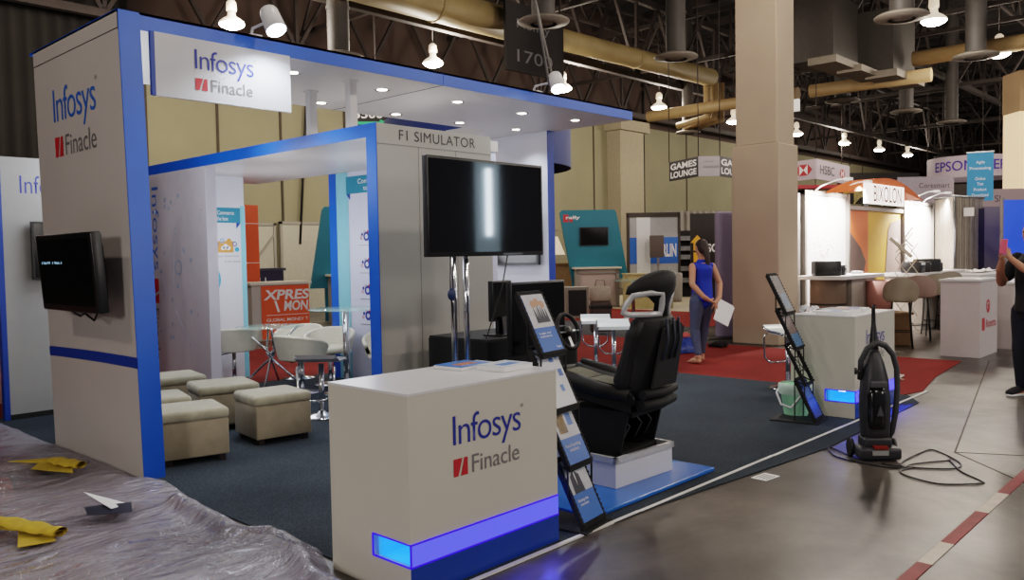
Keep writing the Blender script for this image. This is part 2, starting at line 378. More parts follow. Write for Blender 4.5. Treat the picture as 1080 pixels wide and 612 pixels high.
# high bay lamps
def make_lamp(x,y,z,label):
    t=thing('high_bay_lamp',label,'lamp',(x,y,z),group='hanging high bay lamps')
    b=MB(); b.lathe([(.29,0),(.28,.05),(.2,.12),(.10,.18),(.08,.3),(.001,.3)]); b.build('reflector',mat('lamp_reflector','#d9cdb9',.4,emit=.6,ecol='#ffe8cc'),t)
    b=MB(); b.lathe([(.001,-.11),(.16,-.095),(.26,-.04),(.285,.0),(.27,.02)]); b.build('lens',LENS,t)
    b=MB(); b.lathe([(.001,.3),(.11,.3),(.12,.36),(.11,.5),(.05,.56),(.001,.56)]); b.build('ballast',mat('lamp_ballast','#c8bca8',.4,emit=.5,ecol='#ffe0c0'),t)
    b=MB(); b.tube([(0,0,.55),(0,0,11.99-z)],.02,6); b.build('stem',TRUSSM,t)
    return t
def plight(x,y,z,p,col,r=.25,spot=None,rot=None,blend=.6,name='lamp_light'):
    l=bpy.data.lights.new(name,'SPOT' if spot else 'POINT'); l.energy=p; l.color=col; l.shadow_soft_size=r
    if spot: l.spot_size=spot; l.spot_blend=blend
    o=bpy.data.objects.new(name,l); COL.objects.link(o); o.location=(x,y,z)
    if rot: 
        d=Vector(rot)-Vector((x,y,z)); o.rotation_euler=d.to_track_quat('-Z','Y').to_euler()
    return o
WARM=(1,.89,.77)
lampnames=['high bay lamp above the canopy left of the left arm lamp','high bay lamp behind the canopy above the room title','high bay lamp behind the canopy beside the right arm lamp','high bay lamp over the tan wall right of the canopy tip','high bay lamp just left of the concrete column','high bay lamp just right of the column, small','high bay lamp right of the column over the white banner','far high bay lamp over the orange sign','farthest high bay lamp right of the orange sign']
lamps=[]
for i,x in enumerate((9.88,15.9,21.45,26.9,32.3,38.07,43.4,47.9,52.0)): lamps.append(make_lamp(x,17.9-i*.18,7,lampnames[i]))
make_lamp(21.73,6.29,7,'brightest high bay lamp at the upper right'); make_lamp(26.85,6.05,7,'high bay lamp at the upper right corner')
make_lamp(34.5,5.6,7.6,'tiny high bay lamp far off at the right')
for i,x in enumerate((4.4,9.9,15.9,21.5,26.9,32.3,43,55)):
    plight(x,17.2,6.9,420,WARM,.3)
for x in(-3,4.5,10.5,16,21.7,26.9,34,44,56): plight(x,6.2 if x>12 else (6.2 if x<0 else 4.2),6.9 if x!=4.5 else 7.5,430 if x>12 else 260,WARM,.3)
for x in(1,8,15,22,32,45): plight(x,-4.5,7,430,WARM,.3)
for x,y,z,p in((-4.5,1.5,3.0,470),(6.5,-4.5,3.0,260),(20,-1.0,3,150)): plight(x,y,z,p,(1,.93,.86),.6,name='added_fill_light')  # added fill lights without any fixture, lifting canopy, tower and counter sides
for x,y,p in((5.4,7.4,20),(5.5,9.2,20),(3.5,8.6,38),(7.6,8.9,30)): plight(x,y,1.75 if x>4 else 2.6,p,(.92,.95,1),.4,name='added_room_fill')  # added soft lights, no lamps there; they brighten soffit and inner walls
# hanging signs in the roof
SIGNK=mat('dark_sign_board','#201c1b',.7,var=.1)
t=thing('hanging_aisle_sign','dark hanging aisle sign with grey lettering just above the canopy','sign')
b=MB(); b.box((15.6,14.6,6.3),(17.9,14.68,8.05)); b.build('sign_board',SIGNK,t)
text('sign_text','Money',(16.0,14.59,7.35),(1.3,0,0),(0,0,.3),LOGOG,t); text('sign_text','1700',(16.0,14.59,6.55),(1.4,0,0),(0,0,.32),LOGOG,t)
b=MB(); b.tube([(15.7,14.64,8.0),(15.7,14.64,12)],.02,5); b.tube([(17.8,14.64,8.0),(17.8,14.64,12)],.02,5); b.build('sign_cable',TRUSSM,t)
# ------------------------------------------------------------------ BOOTH
# tower
TW_=.155; ZT=3.405; TX=2.515
def shy(z): return .05*z
t=thing('booth_tower','tall white booth side wall with blue front edge and logo above a small screen','wall panel',(TX,6.0,0))
def lean(v): return (v[0],v[1]+shy(v[2])*.95,v[2])
b=MB()
M=Matrix.Identity(4); M[1][2]=.047
b.box((0,.012,0),(TW_,1.79,ZT),M); b.build('side_panel',mat('tower_white','#b9b3b0',.45,var=.03,vs=1.5),t)
b=MB(); b.box((0,0,0),(TW_,.012,ZT),M); b.build('blue_edge',BLUE,t)
b=MB(); b.box((-.002,.01,ZT-.135),(0,1.79,ZT-.128),M); b.build('panel_joint',PRINTK,t)
def strp(u,v):
    y=.0+1.79*u; zc=.822-.03*u*u-.004*(1-u)
    z=zc+v*.08; return (-.003,y+.047*z,z)
b=MB(); b.grid(strp,24,1); b.build('blue_stripe',BLUED,t)
infosys(t,(-.001,1.49,2.45),(0,-.92,0),(0,.024,.56),LOGOL,LOGOG)
# screen on tower
t=thing('wall_monitor','small black monitor mounted on the tall white booth side wall','monitor',(2.46,6.62,1.52))
M=Matrix.Rotation(math.radians(-4),4,'Y')
b=MB(); b.box((-.19,-.5,-.285),(-.11,.62,.30),M,bev=.015); b.box((-.11,-.35,-.2),(-.05,.45,.2),M,bev=.01); b.build('housing',BLACK,t)
b=MB(); b.box((-.193,-.455,-.235),(-.189,.575,.26),M); b.build('screen',SCREEN,t)
b=MB(); b.box((-.06,-.1,-.1),(.045,.2,.1),M); b.build('wall_bracket',BLACKM,t)
b=MB(); b.tube([(-.1,.3,-.28),(-.08,.1,-.34),(-.1,-.05,-.31),(-.09,-.2,-.36),(-.1,-.3,-.28)],.007,6); b.build('cable',BLACK,t)
text('screen_text','Row No:1',(-.197,.52,.06),(0,-.42,0),(0,0,.06),mat('screen_text_glow','#8fb9d8',.5,emit=.8,ecol='#8fb9d8'),t)
# canopy
t=thing('booth_canopy','long white booth canopy with a blue front fascia and recessed downlights','canopy',(0,0,0))
FZ0,FZ1=3.285,3.41; FX0,FX1=TX,8.93; FY0,FY1=6.165,8.04
b=MB(); b.box((TX+.155,FY0+.012,FZ0),(FX1,FY1,FZ1-.02)); b.box((8.2,FY1,FZ0),(FX1,8.9,FZ1-.02)); b.build('soffit_panel',mat('canopy_white','#c6c4c2',.4,var=.03,vs=1),t)
b=MB(); b.box((TX,FY0,FZ0-.003),(5.66,FY0+.012,FZ1)); b.box((5.665,FY0,FZ0-.003),(FX1,FY0+.012,FZ1)); b.box((TX,FY0,FZ1-.02),(FX1,FY1,FZ1)); b.build('blue_fascia',BLUE,t)
b=MB(); b.box((5.655,FY0+.01,FZ0-.004),(5.665,FY1,FZ0)); b.build('panel_joint',LOGOG,t)
for i,(x,y) in enumerate([(4.26,6.66),(5.35,6.74),(6.39,6.73),(7.48,6.76),(8.38,6.66),(4.26,7.75),(5.31,7.76),(6.39,7.8),(7.41,7.77),(8.38,7.69)]):
    b=MB(); b.lathe([(.05,0),(.075,-.006),(.08,0)],(x,y,FZ0-.001)); d=b.build('downlight_ring',CHROME,t)
    b=MB(); b.lathe([(.001,-.003),(.052,-.003)],(x,y,FZ0-.001)); g=b.build('downlight_lens',DISCM,d)
    plight(x,y,FZ0-.03,34,(.86,.92,1),.04,spot=math.radians(120),rot=(x,y,0),blend=.8,name='downlight')
# poles between lower roof and canopy
for y,l in((6.6,'white square post between lower roof and canopy, nearer one'),(7.27,'white square post between lower roof and canopy, farther one')):
    t=thing('canopy_post',l,'post',(4.86,y,2.8)); b=MB(); b.box((-.04,-.04,.0),(.04,.04,.484)); b.build('shaft',WHITE,t); b=MB(); b.box((-.055,-.055,.47),(.055,.055,.485)); b.build('mounting_plate',WHITE,t); b=MB(); b.box((-.055,-.055,0),(.055,.055,.012)); b.build('mounting_plate',WHITE,t)
# arm lamps
def armlamp(x,label,tx,ty):
    t=thing('arm_spotlight',label,'spotlight',(x,FY0,FZ1))
    b=MB(); b.box((-.05,0,0),(.05,.2,.012)); b.tube([(0,.1,0),(0,.06,.07),(0,-.1,.075),(0,-.24,.05)],.012,8); b.build('arm',mat('white_lamp_metal','#d4d4d6',.35,var=.02),t)
    d=(Vector((tx,ty,1.6))-Vector((x,FY0-.26,FZ1+.03))).normalized(); p=Vector((0,-.26,.04))
    b=MB(); q=p-d*.16
    b.tube([q,q+d*.02,q+d*.05,p+d*.06],[.035,.065,.075,.082],18); b.build('lamp_head',mat('white_lamp_metal','#d4d4d6',.35),t)
    b=MB(); b.tube([p+d*.055,p+d*.068],[.074,.074],18); b.build('lens',LENSC,t)
    w=Vector((x,FY0,FZ1))+p+d*.1
    plight(w.x,w.y,w.z,60,(.85,.92,1),.06,spot=math.radians(140),rot=(tx,ty+.9,1.2),name='arm_light')
armlamp(3.62,'white arm spotlight clamped on the fascia right of the hanging logo sign',3.75,4.9)
armlamp(7.12,'white arm spotlight clamped on the fascia near the canopy tip',6.6,4.9)
# hanging sign
t=thing('hanging_logo_sign','white rectangular logo sign hung under the left end of the canopy','sign',(2.73,6.13,2.815))
b=MB(); b.box((.012,0,0),(1.17,.03,.468)); b.build('sign_board',mat('sign_white','#b9bac0',.4,var=.02),t)
b=MB(); b.box((0,-.001,0),(.03,.031,.468)); b.build('blue_side_edge',BLUED,t)
infosys(t,(.335,-.002,.075),(.51,0,0),(0,0,.31))
# F1 wall
HP=2.8; XP=4.674; YF=6.0
t=thing('simulator_backdrop_wall','grey booth wall titled F1 SIMULATOR behind the large television','wall panel',(XP,YF,0))
b=MB(); b.box((.012,0,0),(1.476,.12,HP)); b.build('wall_board',mat('grey_backdrop','#a3a19c',.4,var=.03,vs=1.5),t)
b=MB(); b.box((0,-.002,0),(.012,.14,HP)); b.build('blue_edge',BLUE,t)
b=MB(); b.box((.012,-.002,HP-.185),(1.476,0,HP-.18)); b.box((.5,-.002,0),(.504,0,HP-.185)); b.box((.98,-.002,0),(.984,0,HP-.185)); b.build('panel_joint',LOGOG,t)
text('title_text','F1 SIMULATOR',(.27,-.001,HP-.135),(.98,0,0),(0,0,.095),PRINTK,t,off=0,space=1.08)
# lower roof
t=thing('meeting_room_roof','flat white roof slab with blue edge over the booth meeting room','roof',(XP,YF+.14,0))
b=MB(); b.box((.012,0,2.68),(1.73,4.9,2.79)); b.build('roof_slab',mat('roof_white','#c3bebc',.35,var=.02),t)
b=MB(); b.box((0,0,2.68),(.012,4.9,2.8)); b.build('blue_edge',BLUE,t)
# network wall
def icon_ring(b,c,r,w,R,U,N,mi=0,seg=16):
    c=Vector(c)
    for k in range(seg):
        a0=2*PI*k/seg;a1=2*PI*(k+1)/seg
        P=lambda a,q:c+R*math.cos(a)*q+U*math.sin(a)*q+N
        b.poly([P(a0,r),P(a1,r),P(a1,r-w),P(a0,r-w)] if w<r else [c+N,P(a0,r),P(a1,r)],mi=mi)
t=thing('room_side_wall','white inner booth wall with faint network pattern and sideways logo','wall panel',(XP,9.19,0))
b=MB(); b.box((.0,.0,0),(.13,1.8,2.68)); b.build('wall_board',mat('pale_lilac_board','#bcb8c2',.4,var=.03),t)
NET=mat('faint_blue_ink','#9aa6be',.5,var=.2); b=MB(); random.seed(3)
pts=[(random.uniform(.1,1.45),random.uniform(.5,2.5)) for _ in range(26)]
for (y,z) in pts: icon_ring(b,(0,y,z),random.uniform(.012,.035),1,Vector((0,1,0)),Vector((0,0,1)),Vector((-.002,0,0)),seg=10)
for i in range(0,24,3): 
    (y,z),(y2,z2)=pts[i],pts[i+1]; b.bar((-.001,y,z),(-.001,(y+y2)/2,(z+z2)/2),.003)
icon_ring(b,(0,.75,1.5),.1,.03,Vector((0,1,0)),Vector((0,0,1)),Vector((-.002,0,0)))
b.build('network_pattern',NET,t)
text('company_wordmark','Infosys',(-.001,1.48,2.52),(0,0,-1.05),(0,-.24,0),LOGOL,t,off=-.004)
b=MB(); b.poly([(-.002,1.48,1.36),(-.002,1.31,1.36),(-.002,1.31,1.21),(-.002,1.48,1.15)]); b.poly([(-.002,1.48,1.12),(-.002,1.31,1.17),(-.002,1.31,1.05),(-.002,1.48,1.05)]); b.build('red_tile',LOGOR,t)
text('product_word','Finacle',(-.001,1.48,.98),(0,0,-.66),(0,-.16,0),LOGOG,t)
# digital panel (normal -Y) at Y=10.2
TEALP=mat('teal_print','#237a98',.5,var=.03); LTEAL=mat('light_teal_print','#7fbcd0',.5,var=.03); CYP=mat('cyan_print','#2f9cc8',.5,var=.03); OCH=mat('ochre_print','#c88a34',.5,var=.03)
def small_icons(b,c,R,U,N,n=6,s=.05):
    for k in range(n):
        a=PI*k/(n-1); icon_ring(b,Vector(c)+R*math.cos(a)*s*4.2+U*math.sin(a)*s*3.2,s*.85,s*.3 if k%2 else 1,R,U,N,mi=k%3,seg=12)
t=thing('graphic_wall_panel','white graphic panel with teal ribbon header and orange cloud picture','wall panel',(4.9,10.2,0))
X=Vector((1,0,0));Z=Vector((0,0,1));Nn=Vector((0,-.003,0))
b=MB(); b.box((0,0,0),(.82,.08,2.72)); b.build('wall_board',WHITE2,t)
rectpanel('light_teal_edge',(.76,0,0),(.07,0,0),(0,0,2.3),LTEAL,t)
rectpanel('ribbon_header',(.1,0,2.07),(.66,0,0),(0,0,.2),TEALP,t,lift=.003)
b=MB(); b.poly([(.76,-.003,2.07),(.70,-.003,2.07),(.70,-.003,1.99)]); b.build('ribbon_fold',BLUED,t)
text('header_text','Digital Commerce\nin the box',(.29,0,2.1),(.38,0,0),(0,0,.13),PRINTW,t,lift=.005)
b=MB(); small_icons(b,(.54,0,1.72),X,Z,Nn,6,.038); b.build('small_icons',[CYP,LOGOB,OCH],t)
rectpanel('orange_picture',(.43,0,1.68),(.22,0,0),(0,0,.15),OCH,t)
b=MB()
for cx,cz,r in((.50,1.74,.028),(.54,1.755,.038),(.58,1.74,.028)): icon_ring(b,(cx,0,cz),r,1,X,Z,Nn)
b.build('cloud_picture',PRINTW,t)
text('caption_text','your business',(.40,0,1.62),(.32,0,0),(0,0,.025),PRINTK,t); text('caption_text','in the cloud',(.52,0,1.55),(.22,0,0),(0,0,.025),PRINTK,t)
b=MB(); icon_ring(b,(.22,0,1.33),.24,1,X,Z,Nn,seg=28); icon_ring(b,(.36,0,.92),.06,.015,X,Z,Nn); b.build('cyan_disc',CYP,t)
b=MB(); 
for cz,mi in((1.40,0),(1.32,1),(1.24,2)): icon_ring(b,(.36,0,cz),.045,.02,X,Z,Nn*1.6,mi=mi)
b.build('disc_pictures',[PRINTW,OCH,LOGOR],t)
b=MB()
for p0,p1 in(((.3,.8),(.36,.72)),((.36,.7),(.42,.62)),((.28,.55),(.32,.7))): b.bar((p0[0],-.002,p0[1]),(p1[0],-.002,p1[1]),.008)
b.build('line_drawing',NET,t)
# connected panel (normal -X) at X=6.4
t=thing('graphic_wall_panel','white graphic panel with light teal side stripe behind the blue corner post','wall panel',(6.42,6.27,0))
b=MB(); b.box((0,0,0),(.08,2.9,2.68)); b.build('wall_board',mat('panel_lit_white','#c9cbe0',.35,var=.02),t)
rectpanel('blue_edge',(0,2.98,0),(0,-.16,0),(0,0,2.68),BLUE,t,lift=.004,t=.0)
rectpanel('light_teal_edge',(0,2.82,0),(0,-.26,0),(0,0,2.68),LTEAL,t,lift=.003)
rectpanel('ribbon_header',(0,2.60,2.40),(0,-.9,0),(0,0,.22),TEALP,t,lift=.004)
b=MB(); b.poly([(-.004,2.60,2.40),(-.004,2.52,2.40),(-.004,2.52,2.32)]); b.build('ribbon_fold',BLUED,t)
text('header_text','Connecting\nto the',(0,2.35,2.43),(0,-.5,0),(0,0,.15),PRINTW,t,lift=.006)
Yv=Vector((0,-1,0)); Nx=Vector((-.004,0,0))
b=MB()
for z in(1.85,1.5,1.17,.85):
    small_icons(b,(0,2.2,z-.02),Yv,Z,Nx,6,.025); icon_ring(b,(0,2.2,z),.06,.03,Yv,Z,Nx,mi=1); icon_ring(b,(0,2.08,z),.035,1,Yv,Z,Nx,mi=2)
    b.bar((-.004,2.35,z-.11),(-.004,2.02,z-.11),.006)
b.build('small_icons',[LOGOG,LOGOB,LOGOR],t)
# end panel right
t=thing('booth_end_wall','bright white booth end wall with blue edge under the canopy tip','wall panel',(8.78,7.47,0))
b=MB(); b.box((0,.012,0),(.13,1.6,FZ0)); b.build('wall_board',WHITE2,t)
b=MB(); b.box((0,0,0),(.13,.012,FZ0)); b.build('blue_edge',BLUED,t)
t=thing('wall_television','small dark television mounted low on the bright end wall behind the big one','television',(8.7,7.95,1.78))
b=MB(); b.box((-.02,-.36,-.34),(.03,.55,.34)); b.build('housing',BLACK,t)
b=MB(); b.box((-.024,-.33,-.31),(-.02,.52,.31)); b.build('screen',mat('dim_brown_screen','#1b1413',.15),t)
b=MB(); b.box((.03,-.05,-.1),(.08,.2,.1)); b.build('wall_bracket',BLACKM,t)
# left booth panel behind the tower
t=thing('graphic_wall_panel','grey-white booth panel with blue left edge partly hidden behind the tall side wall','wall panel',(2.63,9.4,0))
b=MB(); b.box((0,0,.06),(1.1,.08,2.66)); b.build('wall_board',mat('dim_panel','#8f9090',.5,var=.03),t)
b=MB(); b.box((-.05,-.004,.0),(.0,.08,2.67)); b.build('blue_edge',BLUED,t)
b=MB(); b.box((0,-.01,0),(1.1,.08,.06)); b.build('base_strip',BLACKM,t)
text('company_wordmark','Infosys',(.17,0,2.24),(.50,0,0),(0,0,.24),LOGOB,t,off=-.004)
t=thing('wall_television','dark television on the dim panel behind the tall side wall','television',(2.63,9.33,1.66))
b=MB(); b.box((.23,-.04,-.24),(1.0,.01,.35)); b.build('housing',BLACK,t); b=MB(); b.box((.25,-.043,-.22),(.98,-.04,.33)); b.build('screen',SCREEN,t); b=MB(); b.box((.5,.01,-.1),(.7,.068,.1)); b.build('wall_bracket',BLACKM,t)
# ------------------------------------------------------------------ COUNTERS
def counter(loc,label,logo=True,clip=False,side=True):
    t=thing('reception_counter',label,'counter',loc)
    W,D,Hc=1.06,.62,.965
    body=mat('counter_cream','#c3bfb4',.4,var=.02,vs=2)
    b=MB()
    z0,z1=.155,.262
    b.box((0,0,z1),(W,D,Hc-.012)); b.box((0,.28,z0),(W,D,z1)); b.box((0,.24,0),(W,D,z0)); b.box((0,0,.0),(W,.24,z0-.002))
    b.build('cabinet',body,t)
    b=MB(); b.box((-.002,-.002,Hc-.012),(W+.002,D,Hc)); b.build('top_board',mat('counter_top_white','#d2d2d6',.3,var=.02),t)
    b=MB(); b.box((0,-.004,0),(W,0,z0-.004)); b.build('blue_kick_panel',BLUED,t)
    b=MB(); b.box((.02,.02,z0),(W-.002,.24,z0+.003)); b.box((.02,.24,z0),(W-.002,.26,z1)); b.box((.02,.02,z1-.003),(W-.002,.24,z1)); led=b.build('lit_recess',LEDC,t)
    b=MB(); b.box((.004,-.003,z0+.002),(W,.002,z1-.002)); b.build('light_strip',LEDB,t)
    E=mat('violet_edge','#2a12b8',.3,emit=.7,ecol='#3408ff'); b=MB()
    for a,c in(((0,-.003,z0),(W,-.003,z0)),((0,-.003,z1),(W,-.003,z1)),((0,-.003,z0),(0,-.003,z1)),((0,0,z0),(0,.28,z0)),((0,0,z1),(0,.28,z1)),((0,.28,z0),(0,.28,z1))): b.bar(a,c,.007)
    b.build('strip_edging',E,t)
    b=MB(); b.box((.03,.10,z1-.012),(.06,.16,z1-.004)); b.build('light_chip',LEDW,t)
    infosys(t,(.28,0,.515 if not clip else .5),(.5,0,0),(0,0,.30))
    for i in range(4): plight(loc[0]+.15+i*(W-.3)/3,loc[1]-.06,.2,3 if loc[0]<5 else 14,(.05,.06,1),0,spot=math.radians(120),rot=(loc[0]+.15+i*(W-.3)/3,loc[1]-.35,0),blend=1,name='led_glow')
    return t
counter((2.43,2.935,0),'white reception counter with company logo and glowing blue strip in the foreground')
counter((7.77,2.915,0),'white reception counter with blue glow behind the black upright vacuum cleaner')
# leaflets
def book(name,w,d,h,M,m1,label,cat,seed=0,extra=None):
    t=thing(name,label,cat); t.matrix_world=M
    b=MB(); b.box((0,0,.0),(w,d,h-.002)); b.build('pages',PRINTW,t)
    b=MB(); b.box((-.001,-.001,h-.002),(w+.001,d+.001,h)); b.build('cover',m1,t)
    if extra:
        b=MB(); b.box((w*.2,d*.25,h),(w*.8,d*.6,h+.0006)); b.build('cover_picture',extra,t)
    return t
BC=mat('blue_cover','#2f6fc0',.35,var=.25,vs=14); WC=mat('pale_cover','#c6ccd6',.35,var=.12,vs=14); RC=mat('orange_picture_print','#b86a3a',.4,var=.4,vs=30)
def TM(x,y,z,a): return Matrix.Translation((x,y,z))@Matrix.Rotation(a,4,'Z')
book('brochure_stack',.26,.20,.02,TM(3.10,3.28,.966,.1),BC,'stack of blue brochures on the foreground counter, left one','brochure',extra=RC)
book('brochure_stack',.24,.20,.028,TM(3.20,3.05,.966,.05),WC,'stack of pale brochures on the foreground counter, right one','brochure',extra=BC)
for i,(x,y,a,h,l) in enumerate(((7.86,3.02,.1,.03,'pale brochure stack at the near left of the counter behind the vacuum'),(8.12,3.1,-.1,.035,'pale brochure stack in the middle of the counter behind the vacuum'),(8.38,3.05,.15,.03,'pale brochure stack at the right of the counter behind the vacuum'))):
    book('brochure_stack',.23,.3,h,TM(x,y,.966,a),WC if i!=1 else mat('grey_blue_cover','#8f9ab0',.35,var=.3,vs=20),l,'brochure',extra=RC if i==1 else BC)
t=thing('plastic_wrap','crumpled clear plastic wrap on the counter behind the vacuum','plastic wrap',(7.84,3.33,.967))
random.seed(5); b=MB(); b.grid(lambda u,v:(u*.2,v*.16,.03+.05*noise.noise(Vector((u*5,v*5,1)))+.03*(1-abs(2*u-1))),10,10); b.build('film',mat('clear_wrap','#d8dce4',.2,alpha=.5),t)
# ------------------------------------------------------------------ brochure racks
def rack(loc,rz,label,arts):
    t=thing('brochure_rack',label,'brochure rack',loc,rz)
    W=.25; fr=MB()
    def yz(i,s): # tier i (0 bottom); s=0 bottom,1 top ; front is -y
        y=-.06+.085*i+.175*s; z=.03+.32*i+.36*s; return y,z
    b=MB(); b.box((-.16,-.1,0),(.16,.34,.012)); b.build('base_plate',BLACKM,t)
    for i in range(4):
        y0,z0=yz(i,0);y1,z1=yz(i,1); d=Vector((0,y1-y0,z1-z0)).normalized(); n=Vector((0,-d.z,d.y)); L=math.hypot(y1-y0,z1-z0)
        b=MB()
        for sx in(-1,1):
            b.bar((sx*W/2,y0,z0),(sx*W/2,y1,z1),.014,.03)
            for q in range(14):
                c=Vector((sx*W/2,y0,z0))+d*(L*(q+.5)/14)+n*.016; b.bar(c,c+n*.006,.012,.008)
        b.bar((-W/2,y0,z0),(W/2,y0,z0),.014,.03); b.bar((-W/2,y1,z1),(W/2,y1,z1),.014,.03)
        for q in range(18):
            c=Vector((-W/2+W*(q+.5)/18,y0,z0))+n*.02; b.bar(c,c+d*.018,.007)
        for f in(.33,.66):
            c=Vector((0,y0,z0))+d*L*f; b.bar(c-Vector((W/2,0,0)),c+Vector((W/2,0,0)),.008)
        b.tube([Vector((-W/2,y0,z0))+d*.05,Vector((0,y0,z0))+d*L*.5,Vector((W/2,y0,z0))+d*.05],.004,6)
        b.tube([Vector((-W/2,y1,z1))-d*.05,Vector((0,y1,z1))-d*L*.5,Vector((W/2,y1,z1))-d*.05],.004,6)
        b.build('tier_frame',BLACKM,t)
        # brochure in tier
        if arts[i]:
            p=Vector((-W/2+.012,y0,z0))+d*.015+n*.012; R=Vector((W-.024,0,0)); U=d*(L-.03)
            bro=rectpanel('brochure',p,R,U,arts[i][0],t,lift=.004,t=.003)
            for kind,(u0,v0,u1,v1),m in arts[i][1:]:
                if kind=='r': rectpanel('brochure_print',p+R*u0+U*v0+n*.004,R*(u1-u0),U*(v1-v0),m,bro)
                elif kind=='m': 
                    bb=MB()
                    cx=(u0+u1)/2; hh=v1-v0; Q=lambda u,v:p+R*u+U*v+n*.0065
                    bb.poly([Q(u0,v0),Q(u1,v0),Q(u1-.04,v0+hh*.55),Q(cx+.05,v0+hh*.68),Q(cx-.05,v0+hh*.68),Q(u0+.04,v0+hh*.55)])
                    bb.build('suited_figure_print',m,bro)
                    bb=MB(); icon_ring(bb,p+R*cx+U*(v0+hh*.82)+n*.0068,.026 if hh>.3 else .013,1,Vector((1,0,0)),d,Vector((0,0,0)),seg=14); bb.build('face_print',mat('face_print','#b98d74',.5),bro)
                    bb=MB(); bb.poly([Q(cx-.03,v0+hh*.66)+n*.001,Q(cx,v0+hh*.2)+n*.001,Q(cx+.03,v0+hh*.66)+n*.001]); bb.build('shirt_print',PRINTW,bro)
                else: text('brochure_text',kind,p+R*u0+U*v0+n*.0045,R*(u1-u0),U*(v1-v0),m,bro)
    # zig zag side struts
    for sx in(-1,1):
        b=MB(); x=sx*(W/2+.012)
        for i in range(4):
            y0,z0=yz(i,0);y1,z1=yz(i,1)
            if i<3:
                ya,za=yz(i+1,0); yb,zb=yz(i+1,1)
                b.bar((x,ya,za),(x,ya,za-.16),.009)
                b.bar((x,y1,z1),(x,y1,min(z1+.16,zb)),.009)
                b.bar((x,y1,z1),(x,ya,za),.009)
        y1,z1=yz(0,1); b.bar((x,y1,z1),(x,y1,.01),.009)
        y1,z1=yz(0,0); b.bar((x,y1,z1),(x,y1,.01),.009)
        b.build('side_strut',BLACKM,t)
    return t
SUIT=mat('suit_print','#1d2233',.5,var=.1); PBLUE=mat('brochure_blue','#1c5fb4',.4,var=.04); PGREY=mat('brochure_grey','#b9bcc4',.4,var=.08,vs=20); GOLD=mat('gold_print','#b8924e',.5,var=.3,vs=40)
art_a=[(PBLUE,('r',(0,.45,1,1),PGREY),('m',(.12,.45,.62,.95),SUIT),('Seizing the\nmoment',(.1,.25,.6,.36),PRINTW)),
       (PBLUE,('r',(0,.42,1,1),PGREY),('r',(.1,.5,.5,.85),GOLD),('r',(.6,.6,.85,.8),BC),('Retail banking\nsolutions',(.1,.2,.8,.32),PRINTW)),
       (mat('white_cover','#c9ccd4',.4,var=.03),('r',(.72,.5,.9,.62),PBLUE),('r',(.5,.75,.7,.88),PBLUE),('r',(.8,.8,1,.95),BC),('r',(.55,.25,.7,.36),BC)),
       (PBLUE,('r',(0,.42,1,1),PGREY),('m',(.28,.5,.48,.9),SUIT),('m',(.46,.5,.68,.94),SUIT),('m',(.66,.5,.9,.88),SUIT),('Insight and\nexperience',(.12,.24,.68,.34),PRINTW),('Finacle',(.7,.05,.92,.09),PRINTW))]
rack((3.78,2.98,.008),math.radians(8),'black zigzag brochure rack beside the foreground counter and simulator',art_a)
art_b=[(mat('dim_blue_cover','#28407c',.4,var=.2,vs=20),('r',(.1,.5,.9,.9),mat('teal_blue_print','#3b62a8',.4,var=.3,vs=30))),None,
       (mat('brown_cover','#6c5a58',.4,var=.3,vs=20),('r',(0,.0,1,.35),mat('steel_blue_print','#3f6c96',.4,var=.2,vs=20))),
       (mat('grey_brown_cover','#5c565a',.4,var=.3,vs=20),('r',(.1,.1,.8,.5),mat('slate_print','#57708c',.4,var=.3,vs=20)))]
rack((7.43,3.18,.008),math.radians(8),'black zigzag brochure rack standing over the pale green bucket',art_b)
# ------------------------------------------------------------------ TV on stand
t=thing('television_stand','double chrome pole floor stand carrying the large television','stand',(4.72,4.95,0))
b=MB(); b.box((-.4,-.3,.008),(.4,.3,.03),bev=.008); b.build('base_plate',mat('dark_base','#26272b',.4,.5),t)
for x in(-.105,.035):
    b=MB(); b.tube([(x,0,.03),(x,0,2.2)],.026,14); b.build('pole',CHROME,t)
b=MB(); b.box((-.3,-.045,1.75),(.26,.03,2.1)); b.build('mount_plate',BLACKM,t)
t=thing('television','large black flat television on the chrome floor stand','television',(4.92,4.87,0))
TZ0,TZ1=1.585,2.375
b=MB(); b.box((-.66,-.02,TZ0),(.70,.035,TZ1),bev=.006); b.build('housing',BLACK,t)
b=MB(); b.box((-.64,-.022,TZ0+.035),(.68,-.019,TZ1-.022)); b.build('screen',TVGLASS,t)
b=MB(); b.box((.18,-.023,TZ0+.008),(.42,-.019,TZ0+.022)); b.build('brand_strip',mat('dull_silver','#6c6e72',.4,.6),t)
b=MB(); b.tube([(-.38,.03,TZ0+.05),(-.36,.06,TZ0-.25),(-.3,.08,.8),(-.26,.06,.02)],.006,6); b.tube([(.3,.03,TZ0+.05),(.26,.08,1.3),(.1,.2,.7),(-.1,.1,.35)],.006,6); b.build('cable',BLACK,t)
b=MB(); b.ell((-.35,.055,1.28),(.045,.02,.05)); b.build('cable_coil',mat('blue_tag','#26385e',.5),t)
t=thing('wall_fan','white framed round device showing over the top right of the television','fan',(6.2,5.98,2.36))
b=MB(); b.box((-.02,-.03,-.02),(.02,.02,.12)); b.build('bracket',WHITE,t); b=MB(); b.lathe([(.14,-.02),(.16,0),(.14,.02),(.12,0),(.14,-.02)],seg=24,M=Matrix.Rotation(PI/2,4,'X')); b.build('ring',CHROME,t)
bpy.data.objects.remove(children(t)[0]); bpy.data.objects.remove(children(t)[0]); bpy.data.objects.remove(t)
